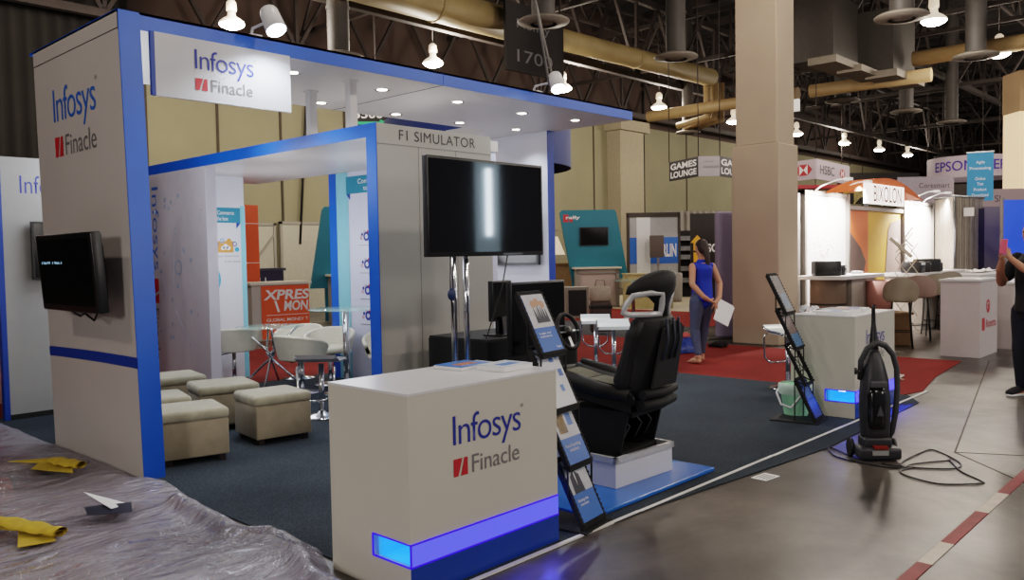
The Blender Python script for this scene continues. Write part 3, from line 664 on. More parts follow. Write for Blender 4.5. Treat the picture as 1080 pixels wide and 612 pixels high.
# ------------------------------------------------------------------ simulator area
t=thing('draped_table','black draped table against the grey backdrop wall','table',(5.55,5.3,0))
b=MB(); b.box((-.55,-.35,.84),(.65,.4,.87)); b.build('tabletop',BLACKM,t)
def skirt(u,v):
    P=[(-.55,.4),(-.55,-.35),(.65,-.35),(.65,.4)]; s=u*3; i=min(2,int(s)); f=s-i
    x=P[i][0]+(P[i+1][0]-P[i][0])*f; y=P[i][1]+(P[i+1][1]-P[i][1])*f
    w=.018*math.sin(u*90)*(1-v); n=((-1,0),(0,-1),(1,0))[i]
    return (x+n[0]*(w+.01),y+n[1]*(w+.01),.01+.84*v)
b=MB(); b.grid(skirt,120,6); b.build('table_skirt',mat('black_cloth','#0c0c0e',.9,var=.2,vs=6),t)
def monitor(loc,rz,w,h,z,label,name='desk_monitor'):
    t=thing(name,label,'monitor',loc,rz)
    b=MB(); b.box((-w/2,-.02,z),(w/2,.03,z+h),bev=.006); b.build('housing',BLACK,t)
    b=MB(); b.box((-w/2+.015,-.023,z+.02),(w/2-.015,-.02,z+h-.015)); b.build('screen',SCREEN,t)
    b=MB(); b.box((-.03,.0,.01),(.03,.04,z+.05)); b.box((-.13,-.1,0),(.13,.1,.012)); b.build('stand',BLACK,t); return t
monitor((5.37,5.15,.872),.15,.3,.36,.13,'small desk monitor with a pale badge on the black draped table')
t=thing('laptop','open laptop edge glowing on the black draped table','laptop',(5.5,5.02,.872),.3); b=MB(); b.box((-.15,-.1,0),(.15,.1,.016)); b.build('laptop_base',STEEL,t); b=MB(); b.box((-.13,-.06,.016),(.13,.07,.018)); b.build('keyboard',mat('keys_glow','#9fb4e0',.5,emit=.25,ecol='#7fa0ff'),t); b=MB(); b.box((-.15,.1,.0),(.15,.108,.18),Matrix.Rotation(-.1,4,'X')); b.build('laptop_screen',BLACK,t)
# simulator screen
monitor((4.92,4.32,.2),math.radians(4),.70,.56,.62,'large black simulator monitor standing in front of the steering wheel','simulator_monitor')
# blue mat & platform box
b=MB(); b.box((3.88,2.995,.009),(5.32,4.75,.036)); tag(bend(b.build('blue_mat',mat('glossy_blue_mat','#2a68c0',.25,var=.05)),.006),'glossy blue floor mat under the racing simulator platform','mat')
t=thing('simulator_platform','low white box platform with raised metal rim carrying the racing seat','platform',(4.42,3.215,.037),math.radians(-2))
PW,PD,PH=.65,1.25,.205
b=MB(); b.box((0,0,0),(PW,PD,PH-.04)); b.build('box_body',WHITE2,t)
b=MB()
for lo,hi in(((-.012,-.012,PH-.04),(PW+.012,.014,PH)),((-.012,PD-.014,PH-.04),(PW+.012,PD+.012,PH)),((-.012,-.012,PH-.04),(.014,PD+.012,PH)),((PW-.014,-.012,PH-.04),(PW+.012,PD+.012,PH))): b.box(lo,hi)
b.build('rim',mat('rim_grey','#c4c5c9',.3,.3),t)
b=MB(); b.box((.014,.014,PH-.06),(PW-.014,PD-.014,PH-.035)); b.build('inner_floor',BLACKM,t)
# racing simulator
LEA=mat('black_leatherette','#0c0c0f',.62,var=.15,vs=12); LEAG=mat('grey_seat_fabric','#6b6a5c',.85,var=.12,vs=30); SILV=mat('silver_trim','#c2c3c6',.35,.35,var=.04)
t=thing('racing_simulator','black racing simulator seat with silver belt loops and steering wheel','simulator',(4.81,3.43,.208),math.radians(5)); t.scale=(.94,.94,.94)
# frame: origin seat centre on platform rim floor; forward +y
b=MB()
for sx in(-1,1):
    b.poly([(sx*.26,-.12,.0),(sx*.26,.5,.0),(sx*.26,.62,.33),(sx*.26,-.2,.33)],t=(-sx*.02,0,0))
b.box((-.26,-.14,.0),(.26,-.09,.03)); b.box((-.24,.2,.0),(.24,.5,.3)); b.box((-.24,-.22,.29),(.24,.5,.33)); b.box((-.05,.5,0),(.05,1.0,.08)); b.box((-.25,-.1,.0),(-.2,.85,.03)); b.box((.2,-.1,.0),(.25,.85,.03))
b.build('frame',BLACKM,t)
b=MB()
for x in(-.18,.0,.15): b.tube([(x,-.1,.1),(x+.05,-.13,.2),(x-.02,-.11,.28)],.006,6)
b.build('cable',mat('grey_wires','#55565c',.5),t)
def loft(b,secs,seg=28,mi=0,p=2.6):
    rings=[]
    for (c,hx,hy,ax) in secs:
        c=Vector(c); ring=[]
        A=Matrix.Rotation(ax,3,'X')
        for k in range(seg):
            a=2*PI*k/seg; ca,sa=math.cos(a),math.sin(a)
            x=math.copysign(abs(ca)**(2/p),ca)*hx; y=math.copysign(abs(sa)**(2/p),sa)*hy
            ring.append(b.bm.verts.new(c+A@Vector((x,y,0))))
        rings.append(ring)
    for A_,B_ in zip(rings,rings[1:]):
        for k in range(seg): b._f([A_[k],A_[(k+1)%seg],B_[(k+1)%seg],B_[k]],True,mi)
    b._f(list(reversed(rings[0])),True,mi); b._f(rings[-1],True,mi); return b
def wrap(b,k):   # curl the outer sides of a shell forwards
    for v in b.bm.verts: v.co.y+=k*v.co.x**2
Mx=lambda a:Matrix.Rotation(a,4,'X')
# cushion: shell raised towards the knees with side bolsters
def cush(u,v):
    y=-.2+.72*u; z=.36+.12*u**1.5; s=(v-.5)*2; hw=.235+.02*u
    zz=z+.10+(abs(s)**4)*.05-(.03 if abs(s)<.55 else 0)
    return (s*hw,y,zz)
b=MB(); b.grid(cush,16,20)
b.grid(lambda u,v:((v-.5)*2*(.265+.02*u)*(1 if True else 0),-.22+.76*u,.34+.11*u**1.5),10,6)
for s in(-1,1):
    b.tube([(s*.235,-.2,.44),(s*.25,.05,.47),(s*.255,.3,.53),(s*.24,.5,.57),(s*.2,.56,.53)],[.05,.06,.06,.055,.03],12)
    b.poly([(s*.275,-.22,.33),(s*.285,.54,.45),(s*.25,.56,.56),(s*.255,.05,.50),(s*.26,-.2,.46)],t=(-s*.02,0,0))
b.tube([(-.2,.54,.53),(0,.56,.54),(.2,.54,.53)],.05,12)
b.build('seat_cushion',LEA,t)
b=MB()
for y0,y1 in((-.12,.06),(.07,.25),(.26,.48)):
    b.grid(lambda u,v,y0=y0,y1=y1:((v-.5)*.28,y0+(y1-y0)*u,.375+.12*((y0+(y1-y0)*u+.2)/.72)**1.5+.085+.02*math.sin(PI*u)**.5*math.sin(PI*v)**.3),6,8)
b.build('seat_insert',LEAG,t)
# backrest: tapering shell
lean_=math.radians(11)
def bk(z,y0=-.2): return y0-(z-.4)*math.tan(lean_)
b=MB()
secs=[((0,bk(.40),.40),.22,.09,0),((0,bk(.5),.5),.23,.10,0),((0,bk(.62),.62),.21,.09,0),((0,bk(.78),.78),.225,.09,0),((0,bk(.9),.90),.245,.085,0),((0,bk(.98),.98),.245,.075,0),((0,bk(1.01),1.01),.22,.06,0)]
loft(b,secs); wrap(b,1.3); b.build('backrest',LEA,t)
for s in(-1,1):
    b=MB(); b.tube([(s*.2,bk(.42)+.08,.42),(s*.225,bk(.55)+.10,.55),(s*.205,bk(.7)+.09,.72),(s*.225,bk(.88)+.07,.88),(s*.22,bk(.99)+.03,.99)],[.05,.065,.05,.055,.03],12); b.build('side_bolster',LEA,t)
# rear shell panel, lumbar rolls
b=MB(); b.poly([(-.17,bk(.52)-.105,.50),(.19,bk(.52)-.105,.50),(.21,bk(.92)-.09,.92),(.1,bk(.98)-.085,.98),(-.1,bk(.93)-.09,.93)],t=(0,-.018,0))
b.tube([(-.24,bk(.46)-.09,.46),(0,bk(.46)-.12,.455),(.24,bk(.46)-.09,.46)],.036,12); b.tube([(-.24,bk(.38)-.09,.38),(0,bk(.38)-.12,.375),(.24,bk(.38)-.09,.38)],.042,12); b.build('rear_panel',mat('black_nylon','#101012',.7,var=.2,vs=30),t)
for q_,r_ in((1,.03),(-1,.05)):
    b=MB(); b.tube([(q_*.22,bk(.4),.42),(q_*.27,bk(.4),.42)],r_,14); b.build('recline_knob',BLACK,t)
# headrest
b=MB(); loft(b,[((0,bk(1.0),1.0),.055,.045,0),((0,bk(1.1),1.1),.055,.045,0),((0,bk(1.15),1.15),.12,.05,0),((0,bk(1.175),1.175),.25,.06,0),((0,bk(1.23),1.23),.245,.065,0),((0,bk(1.29),1.29),.2,.06,0),((0,bk(1.32)+.02,1.32),.14,.065,0),((0,bk(1.345)+.01,1.345),.07,.035,0)]); wrap(b,2.6); b.build('headrest',LEA,t)
for s in(-1,1):
    P=[(s*.055,bk(1.03),1.03),(s*.15,bk(1.03)+.04,1.03),(s*.25,bk(1.03)+.14,1.03),(s*.275,bk(1.04)+.18,1.045),(s*.27,bk(1.09)+.17,1.10),(s*.245,bk(1.15)+.14,1.165),(s*.16,bk(1.17)+.05,1.185),(s*.075,bk(1.17),1.18),(s*.055,bk(1.1),1.10)]
    q=[]
    for i in range(len(P)):
        a=Vector(P[i]);c=Vector(P[(i+1)%len(P)]); q+= [a,a.lerp(c,.5)]
    b=MB(); b.tube([p+Vector((0,-.03,0)) for p in q],[(.017,.022)]*len(q),10,closed=True); b.build('belt_loop',SILV,t)
b=MB()
for x in(-.08,.02,.1): b.tube([(x,bk(1.0)-.1,1.0),(x+.02,bk(.85)-.13,.85),(x-.01,bk(.7)-.13,.7)],.01,8)
b.build('harness_strap',mat('blue_grey_strap','#2b3142',.6,var=.1),t)
# wheel
wm=Matrix.Translation((.02,.50,.86))@Matrix.Rotation(math.radians(72),4,'X')
b=MB(); b.tube([wm@Vector((.14*math.cos(a),.14*math.sin(a),0)) for a in [2*PI*k/32 for k in range(32)]],.017,10,closed=True); w_=b.build('steering_wheel',BLACKM,t)
b=MB()
for a in(0,PI,-PI/2):
    p=wm@Vector((.13*math.cos(a),.13*math.sin(a),0)); b.bar(wm@Vector((0,0,-.015)),p,.035,.01)
b.build('wheel_spoke',STEEL,w_)
b=MB(); b.lathe([(.001,.02),(.04,.015),(.045,-.03),(.001,-.03)],M=wm); b.build('wheel_hub',BLACK,w_)
b=MB(); b.box((-.13,.53,.74),(.07,.7,.9)); b.bar((-.03,.66,.0),(-.03,.66,.74),.06); b.bar((-.18,.7,0),(-.18,.66,.72),.035); b.bar((.12,.7,0),(.12,.66,.72),.035); b.box((-.2,.54,.70),(.14,.74,.74)); b.build('wheel_mount',BLACKM,t)
# ------------------------------------------------------------------ stools
def bar_stool(loc,rz,label,zs,seatm,group=None,base='disc'):
    t=thing('bar_stool',label,'stool',loc,rz,group)
    b=MB(); b.lathe([(.001,.0),(.21,.0),(.215,.01),(.19,.02),(.05,.035),(.03,.06),(.001,.06)],seg=28); b.build('base_disc',CHROME,t)
    b=MB(); b.tube([(0,0,.03),(0,0,zs-.03)],.028,14); b.build('column',CHROME,t)
    b=MB()
    for s in(-1,1): b.tube([(s*.17,-.16,zs-.02),(s*.19,-.19,zs-.06),(s*.17,-.2,zs-.3),(s*.1,-.21,zs-.36),(0,-.215,zs-.37)],.011,8)
    b.build('footrest',CHROME,t)
    def st(u,v,o=0):
        x=(u-.5)*.40; y=(v-.5)*.38; z=zs+.05*abs(2*v-1)**2.2*(1 if v<.5 else -.3)+o
        return (x,y,z)
    b=MB(); b.grid(lambda u,v:st(u,v,.03),10,16); b.grid(lambda u,v:st(u,v,-.01),10,16)
    for s in(0,1): b.grid(lambda u,v,s=s:st(s,v,-.01+.04*u),1,16)
    for s in(0,1): b.grid(lambda u,v,s=s:st(v,s,-.01+.04*u),1,10)
    b.build('seat',seatm,t)
    b=MB(); b.tube([st(0,v/12,.01) for v in range(13)],.014,8); b.tube([st(1,v/12,.01) for v in range(13)],.014,8); b.build('seat_rail',CHROME,t)
    return t
SW=mat('white_stool_seat','#cfd6d8',.3,var=.03); SG=mat('grey_stool_seat','#76787e',.35,var=.05)
bar_stool((4.72,7.02,.008),math.radians(-50),'grey seated chrome bar stool left of the foreground counter',.56,SG)
bar_stool((8.45,6.15,.008),math.radians(130),'white seated chrome bar stool nearest behind the steering wheel',.66,SW)
bar_stool((9.0,6.85,.008),math.radians(130),'white seated chrome bar stool behind the nearer one by the steering wheel',.66,SW)
bar_stool((9.05,4.15,.008),math.radians(150),'white seated chrome bar stool left of the counter with the bucket',.64,SW)
bar_stool((9.25,5.95,.008),math.radians(130),'chrome stool mostly hidden behind the racing seat, only its base showing',.6,SW)
# ------------------------------------------------------------------ ottomans
def ottoman(x,y,rz,s,label,h=.42,m=None):
    t=thing('ottoman',label,'ottoman',(x,y,.008),rz,'beige suede cube ottomans')
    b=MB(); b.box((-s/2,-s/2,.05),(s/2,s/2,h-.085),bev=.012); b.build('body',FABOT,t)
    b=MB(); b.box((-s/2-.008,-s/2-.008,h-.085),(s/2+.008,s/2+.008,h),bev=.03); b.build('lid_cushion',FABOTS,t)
    for sx in(-1,1):
        for sy in(-1,1):
            b=MB(); b.box((sx*(s/2-.05)-.025,sy*(s/2-.05)-.025,0),(sx*(s/2-.05)+.025,sy*(s/2-.05)+.025,.05)); b.build('foot',mat('dark_wood_foot','#1e1511',.5,var=.1),t)
    return t
ottoman(3.06,6.42,math.radians(-14),.50,'nearest beige ottoman beside the blue edge of the tall side wall')
ottoman(3.89,6.55,math.radians(-8),.50,'beige ottoman at the right front of the ottoman group')
ottoman(3.88,7.42,math.radians(-14),.54,'beige ottoman in the middle row directly behind the two front ones')
ottoman(3.80,8.33,math.radians(-10),.54,'beige ottoman at the very back of the group by the network wall')
ottoman(3.12,7.18,math.radians(-14),.5,'beige ottoman half hidden behind the blue tower edge')
# ------------------------------------------------------------------ meeting room furniture
def tub_chair(x,y,rz,label,zs=.45):
    t=thing('tub_chair',label,'chair',(x,y,.008),rz,'cream swivel tub chairs')
    b=MB(); b.lathe([(.001,0),(.2,0),(.2,.012),(.04,.04),(.001,.04)]); b.build('base_disc',CHROME,t)
    b=MB(); b.tube([(0,0,.03),(0,0,zs-.02)],.025,12); b.build('column',CHROME,t)
    b=MB(); b.tube([(0,0,zs-.04),(.12,.0,zs-.06),(.2,0,zs-.08)],.007,6); b.build('height_lever',BLACK,t)
    b=MB(); b.lathe([(.001,zs-.02),(.2,zs-.02),(.235,zs+.0),(.24,zs+.04),(.2,zs+.06),(.001,zs+.065)]); b.build('seat',CREAM,t)
    def sh(u,v,o):
        a=math.radians(-35+250*u); hgt=.12+.14*math.sin(PI*u)**.7; r=.27+.05*v+o
        return (r*math.cos(a),r*math.sin(a),zs+.0+hgt*v)
    b=MB(); b.grid(lambda u,v:sh(u,v,0),30,6); b.grid(lambda u,v:sh(u,v,-.045),30,6)
    b.tube([sh(i/30,1,-.022) for i in range(31)],.024,8); b.tube([sh(i/30,0,-.022) for i in range(31)],.022,8)
    b.build('curved_backrest',CREAM,t)
    return t
tub_chair(5.25,9.72,math.radians(150),'cream tub chair half hidden by the inner booth wall')
tub_chair(6.05,9.5,math.radians(-60),'cream tub chair behind the low glass table',.42)
tub_chair(5.42,8.45,math.radians(100),'cream tub chair in front of the glass table seen side on',.42)
tub_chair(6.0,8.72,math.radians(-50),'cream tub chair between the glass table and high table',.42)
tub_chair(6.02,7.55,math.radians(-50),'cream tub chair cut off by the blue corner post',.45)
t=thing('glass_table','low round glass table on crossed chrome legs','table',(5.55,9.35,.008))
b=MB(); b.lathe([(.001,.725),(.42,.725),(.425,.73),(.42,.735),(.001,.735)],seg=36); b.build('glass_top',GLASS,t)
for k in range(4):
    a=PI/4+k*PI/2; b=MB(); b.tube([(.36*math.cos(a),.36*math.sin(a),0),(-.05*math.cos(a),-.05*math.sin(a),.38),(-.05*math.sin(a),.05*math.cos(a),.40),(.34*math.cos(a+.3),.34*math.sin(a+.3),.725)],.014,8); b.build('leg',CHROME,t)
t=thing('high_glass_table','high round glass table on one chrome column','table',(5.72,7.98,.008))
b=MB(); b.lathe([(.001,.98),(.43,.98),(.435,.986),(.43,.992),(.001,.992)],seg=36); b.build('glass_top',GLASS,t)
b=MB(); b.tube([(0,0,.02),(0,0,.98)],.04,16); b.build('column',CHROME,t); b=MB(); b.lathe([(.001,0),(.27,0),(.27,.012),(.05,.03),(.001,.03)],seg=30); b.build('base_disc',CHROME,t)
# ------------------------------------------------------------------ plastic sheet etc.
def plastic():
    if 'crumpled_plastic' in MATS: return MATS['crumpled_plastic']
    m=bpy.data.materials.new('crumpled_plastic'); m.use_nodes=True; nt=m.node_tree; L=nt.links.new; N=nt.nodes.new
    nt.nodes.remove(nt.nodes['Principled BSDF']); out=nt.nodes['Material Output']
    tc=N('ShaderNodeTexCoord')
    n=N('ShaderNodeTexNoise'); n.inputs['Scale'].default_value=.9; n.inputs['Detail'].default_value=5; n.inputs['Distortion'].default_value=.5; L(tc.outputs['Object'],n.inputs['Vector'])
    mr=N('ShaderNodeMapRange'); mr.inputs[1].default_value=.32; mr.inputs[2].default_value=.62; mr.inputs[3].default_value=.40; mr.inputs[4].default_value=.72; L(n.outputs['Fac'],mr.inputs[0])
    mp=N('ShaderNodeMapping'); mp.inputs['Scale'].default_value=(1.0,3.4,1); mp.inputs['Rotation'].default_value=(0,0,.45); L(tc.outputs['Object'],mp.inputs['Vector'])
    w=N('ShaderNodeTexNoise'); w.inputs['Scale'].default_value=1.8; w.inputs['Detail'].default_value=6; w.inputs['Distortion'].default_value=1.6; L(mp.outputs[0],w.inputs['Vector'])
    v=N('ShaderNodeTexVoronoi'); v.inputs['Scale'].default_value=70; L(tc.outputs['Object'],v.inputs['Vector'])
    b1=N('ShaderNodeBump'); b1.inputs['Strength'].default_value=.8; b1.inputs['Distance'].default_value=.16; L(w.outputs['Fac'],b1.inputs['Height'])
    b2=N('ShaderNodeBump'); b2.inputs['Strength'].default_value=.55; b2.inputs['Distance'].default_value=.008; L(v.outputs['Distance'],b2.inputs['Height']); L(b1.outputs['Normal'],b2.inputs['Normal'])
    tr=N('ShaderNodeBsdfTransparent'); tr.inputs[0].default_value=(.92,.9,.94,1)
    df=N('ShaderNodeBsdfDiffuse'); df.inputs[0].default_value=srgb('#a39da8'); L(b2.outputs['Normal'],df.inputs['Normal'])
    gl=N('ShaderNodeBsdfGlossy'); gl.inputs['Roughness'].default_value=.16; gl.inputs[0].default_value=(.95,.95,1,1); L(b2.outputs['Normal'],gl.inputs['Normal'])
    m1=N('ShaderNodeMixShader'); L(mr.outputs[0],m1.inputs[0]); L(tr.outputs[0],m1.inputs[1]); L(df.outputs[0],m1.inputs[2])
    fr=N('ShaderNodeFresnel'); fr.inputs[0].default_value=1.5; L(b1.outputs['Normal'],fr.inputs['Normal'])
    f2=N('ShaderNodeMath'); f2.operation='MULTIPLY_ADD'; f2.inputs[1].default_value=1.1; f2.inputs[2].default_value=.05; f2.use_clamp=True; L(fr.outputs[0],f2.inputs[0])
    m2=N('ShaderNodeMixShader'); L(f2.outputs[0],m2.inputs[0]); L(m1.outputs[0],m2.inputs[1]); L(gl.outputs[0],m2.inputs[2]); L(m2.outputs[0],out.inputs['Surface'])
    MATS['crumpled_plastic']=m; return m
EDGE=[(2.6,2.36),(3.0,2.34),(3.45,2.36),(3.8,2.52),(4.13,2.53),(4.36,2.42),(4.7,2.48),(5.3,2.52),(5.8,2.60),(5.97,2.56),(6.0,2.506),(6.9,2.506),(7.9,2.50),(9.1,2.48),(9.3,2.2)]
def edge(y):
    for (a,xa),(c,xc) in zip(EDGE,EDGE[1:]):
        if y<=c: return xa+(xc-xa)*max(0,(y-a)/(c-a))
    return EDGE[-1][1]
def sheet(u,v):
    y=2.6+6.7*v; xe=edge(y); x=-2.2+(xe+2.2)*(1-(1-u)**1.0)
    f=noise.noise(Vector((x*1.3+y*.8,y*1.1-x*.4,0)))*.03+(.5-abs(noise.noise(Vector((x*1.1-y*.9,y*2.0+x*1.5,4)))))*.05+(.4-abs(noise.noise(Vector((x*3-y*2,y*5+x*3,1)))))*.015
    e=min(1,(xe-x)/.12); z=.012+max(.002,(.03+f)*(.35+.65*e))
    d=xe-x
    if y<5.2: z+=.05*math.exp(-((d-.14)/.06)**2)*(1 if y>3 else .5)   # folded roll near the edge
    if d<.02: z=.012
    return (x,y,z)
b=MB(); b.grid(sheet,230,320); tag(b.build('plastic_sheet',plastic()),'large crumpled clear plastic sheet over the carpet at lower left','plastic sheet')
b=MB(); b.grid(lambda u,v:(-.6+2.2*u+.3*v,8.6+.75*v+.1*math.sin(u*9),.04+.12*math.sin(PI*v)*(.6+.5*noise.noise(Vector((u*6,v*3,7))))),30,14); tag(b.build('plastic_heap',plastic()),'bunched up clear plastic heap at the left edge by the red carpet','plastic sheet')
# yellow cloths
YEL=mat('yellow_cloth','#b59a30',.85,var=.12,vs=18,bump=.3,bs=40)
def cloth(loc,rz,pts,roll,label):
    t=thing('yellow_cloth',label,'cloth',loc,rz)
    b=MB(); b.poly([(x,y,z) for x,y,z in pts],t=(0,0,.004)); b.build('flat_corner',YEL,t)
    r0=Vector((roll[0][0],roll[0][1],0)); r1=Vector((roll[1][0],roll[1][1],0)); L_=(r1-r0); n_=Vector((-L_.y,L_.x,0)).normalized()
    b=MB(); b.grid(lambda u,v: r0+L_*v+n_*(.075*(1-.35*abs(2*v-1))*math.cos(u*3.6*PI)*(1-.55*u))+Vector((0,0,.03+.028*math.sin(u*3.6*PI)*(1-.55*u)+.006*math.sin(v*17+u*5))),40,14)
    b.build('rolled_fold',YEL,t); return t
cloth((2.05,6.75,.085),0,[(-.1,.35,.0),(.04,.1,.0),(-.06,-.05,.0),(.1,-.42,.0),(.2,-.1,.02),(.14,.1,.02)],((.18,-.36),(.10,-.02)),'yellow cloth lying on the plastic sheet in front of the tall side wall')
cloth((1.42,5.2,.085),.2,[(-.12,.55,.0),(.05,.0,.0),(-.1,-.28,.0),(.06,-.36,.0),(.16,-.1,.02),(.1,.3,.02)],((.10,-.34),(.05,.2)),'yellow cloth at the left edge of the plastic sheet in the foreground')
t=thing('folded_leaflet','folded dark blue and white leaflet lying on the plastic sheet','leaflet',(1.9,5.2,.075),.15)
b=MB(); b.poly([(.1,.35,.06),(.22,.05,.0),(.05,-.05,.03)],t=(0,0,.003)); b.build('white_page',PRINTW,t)
b=MB(); b.poly([(.22,.02,.015),(.12,-.16,.01),(-.08,-.02,.02),(-.02,.12,.03)],t=(0,0,.003)); b.build('dark_page',mat('navy_page','#1a1e30',.4,var=.1),t)
# ------------------------------------------------------------------ bucket
t=thing('bucket','pale green plastic bucket with white liner under the brochure rack','bucket',(7.63,3.42,.01))
b=MB(); b.lathe([(.001,0),(.105,0),(.11,.01),(.145,.27),(.155,.275),(.155,.29),(.14,.29),(.105,.02),(.001,.02)],seg=30); b.build('pail',mat('mint_plastic','#9fd8b4',.4,var=.04,emit=.05,ecol='#9fd8b4'),t)
b=MB(); b.lathe([(.146,.31),(.162,.3),(.165,.25),(.16,.21)],seg=30); b.build('bin_liner',mat('white_liner','#d0e4da',.4,alpha=.8),t)
b=MB(); b.tube([(.0,.16,.26),(-.12,.14,.22),(-.19,.06,.12),(-.19,-.04,.1),(-.13,-.1,.2),(-.06,-.15,.26)],.01,8); b.build('handle',PRINTW,t)
# ------------------------------------------------------------------ vacuum
VB=mat('vacuum_charcoal','#2b2b30',.45,var=.12,vs=15); VD=mat('vacuum_dark','#19191c',.35,var=.1)
t=thing('vacuum_cleaner','black upright vacuum cleaner standing on the concrete aisle','vacuum cleaner',(6.45,2.27,0),math.radians(-50)); t.scale=(.84,.84,1.0)
# faces -y local (towards viewer)
b=MB(); b.box((-.18,-.16,.015),(.18,.13,.10),bev=.02); b.box((-.12,-.10,.09),(.12,.10,.17),bev=.02)
b.build('floor_head',VB,t)
b=MB(); b.box((-.08,-.166,.05),(.06,-.158,.085)); b.build('label_plate',mat('grey_plate','#8d8d8c',.4,var=.05),t)
b=MB(); b.box((-.06,-.165,.095),(.06,-.10,.115)); b.build('red_strip',mat('dark_red_plastic','#7a2016',.4),t)
for s in(-1,1):
    b=MB(); b.tube([(s*.175,.08,.07),(s*.205,.08,.07)],.07,18); b.build('wheel',VD,t)
b=MB(); loft(b,[((0,0,.14),.11,.08,0),((0,.0,.2),.125,.1,0),((0,.01,.45),.13,.105,0),((0,.015,.6),.115,.10,0),((0,.02,.72),.085,.075,0),((0,.02,.80),.05,.05,0),((0,.02,.83),.035,.03,0)]); b.build('body',VB,t)
b=MB(); loft(b,[((-.01,-.06,.24),.075,.06,0),((-.01,-.06,.3),.085,.065,0),((-.01,-.055,.5),.085,.065,0),((-.01,-.05,.56),.06,.05,0)]); b.build('dust_canister',mat('smoked_canister','#161618',.15,var=.1),t)
b=MB(); b.box((-.08,-.13,.55),(.06,-.07,.60),bev=.01); b.poly([(-.03,-.125,.34),(.03,-.125,.34),(0,-.125,.42)],t=(0,-.01,0)); b.build('latch',mat('vacuum_grey','#4a4a50',.4),t)
b=MB(); b.tube([(.12,.05,.12),(.15,.0,.2),(.175,-.02,.35),(.19,-.02,.52),(.185,-.02,.68),(.15,-.02,.79),(.08,-.03,.86),(.0,-.05,.885),(-.08,-.03,.84),(-.125,.0,.74),(-.12,.03,.6)],.025,12); b.build('hose',mat('ribbed_hose','#38383c',.5,bump=.6,bs=60),t)
b=MB(); b.tube([(0,.03,.80),(0,.03,.9),(0,.035,1.02),(0,.04,1.13),(0,.02,1.16)],[.045,.036,.02,.017,.014],12); b.build('handle',VD,t)
b=MB(); b.tube([(-.12,0,.66),(-.17,0,.66)],.013,8); b.tube([(-.17,0,.64),(-.17,0,.69)],.012,8); b.build('cord_hook',VD,t)
b=MB()
def L3(l): return [(x,y,.008) for x,y in l]
def smooth(l,n=6):
    out=[]
    P=[Vector(p) for p in l]
    for i in range(len(P)-1):
        a=P[max(i-1,0)];c=P[i];d=P[i+1];e=P[min(i+2,len(P)-1)]
        for k in range(n):
            s=k/n; out.append(.5*((2*c)+(-a+d)*s+(2*a-5*c+4*d-e)*s*s+(-a+3*c-3*d+e)*s**3))
    out.append(P[-1]); return out
b.tube(smooth(L3([(6.36,2.42),(6.55,2.66),(6.3,2.52),(6.22,2.33),(6.2,2.06),(6.33,1.95),(6.12,1.98),(6.0,1.82),(5.98,1.66),(6.15,1.48),(6.22,1.49),(6.40,1.66),(6.62,1.78),(6.66,1.82),(6.4,1.98),(6.27,2.0),(6.4,2.06),(6.75,2.05),(6.95,2.0),(6.66,1.74),(6.45,1.72),(6.3,1.95),(6.28,2.16)])),.006,6)
tag(b.build('power_cord',BLACK),'black power cord coiled on the concrete beside the vacuum cleaner','cord')
# ------------------------------------------------------------------ people
def skinbody(chains,balls=(),vox=.012,smooth_it=4):
    """one continuous surface grown from tapered limbs"""
    b=MB()
    for pts,rs in chains:
        P=[Vector(p) for p in pts]
        q=[];rr=[]
        for i in range(len(P)-1):
            for k in range(5):
                f=k/5; q.append(P[i].lerp(P[i+1],f)); a=rs[i];c=rs[i+1]
                a=a if isinstance(a,tuple) else (a,a); c=c if isinstance(c,tuple) else (c,c)
                g=f*f*(3-2*f); rr.append((a[0]+(c[0]-a[0])*g,a[1]+(c[1]-a[1])*g))
        q.append(P[-1]); c=rs[-1]; rr.append(c if isinstance(c,tuple) else (c,c))
        b.tube(q,rr,14)
        for p,r in((q[0],rr[0]),(q[-1],rr[-1])): b.ell(p,(min(r),)*3,seg=12,rings=8)
    for c,r in balls: b.ell(c,r,seg=16,rings=10)
    me=b.mesh('tmp',[SKIN]); o=bpy.data.objects.new('tmp',me); COL.objects.link(o)
    m=o.modifiers.new('r','REMESH'); m.mode='VOXEL'; m.voxel_size=vox; m.use_smooth_shade=True
    s=o.modifiers.new('s','SMOOTH'); s.iterations=smooth_it; s.factor=.5
    dg=bpy.context.evaluated_depsgraph_get(); dg.update()
    r=bpy.data.meshes.new_from_object(o.evaluated_get(dg)); bpy.data.objects.remove(o)
    return r
def addmesh(name,me,m,parent):
    me.materials.clear(); me.materials.append(m); me.name=name
    for p in me.polygons: p.use_smooth=True; p.material_index=0
    o=bpy.data.objects.new(name,me); COL.objects.link(o); o.parent=parent; return o
def hand(base,d,pn,side,curl=.5,s=1.0):
    """returns chains for palm + 5 fingers. d=direction of fingers, pn = palm normal, side=+1/-1 for thumb side"""
    base=Vector(base);d=Vector(d).normalized();pn=Vector(pn).normalized();w=d.cross(pn).normalized()*side
    ch=[([base,base+d*.05*s,base+d*.085*s],[(.024*s,.019*s),(.036*s,.017*s),(.036*s,.013*s)])]
    for i,(o,l) in enumerate(((.027,.07),(.009,.08),(-.009,.075),(-.026,.058))):
        p=base+d*.08*s+w*o*s; a=p; pts=[a]; dd=d.copy()
        for k in range(3):
            dd=(dd*math.cos(curl*.6)+pn*math.sin(curl*.6)).normalized(); a=a+dd*l*s*(.45,.32,.25)[k]; pts.append(a)
        ch.append((pts,[.0095*s,.009*s,.008*s,.007*s]))
    p=base+d*.025*s+w*.025*s; ch.append(([p,p+(w*.7+d*.7+pn*.2)*.035*s,p+(w*.55+d*.85+pn*.5)*.065*s],[.012*s,.0105*s,.008*s]))
    return ch
def headballs(c,f,s=1):
    """head centre c facing f"""
    return c
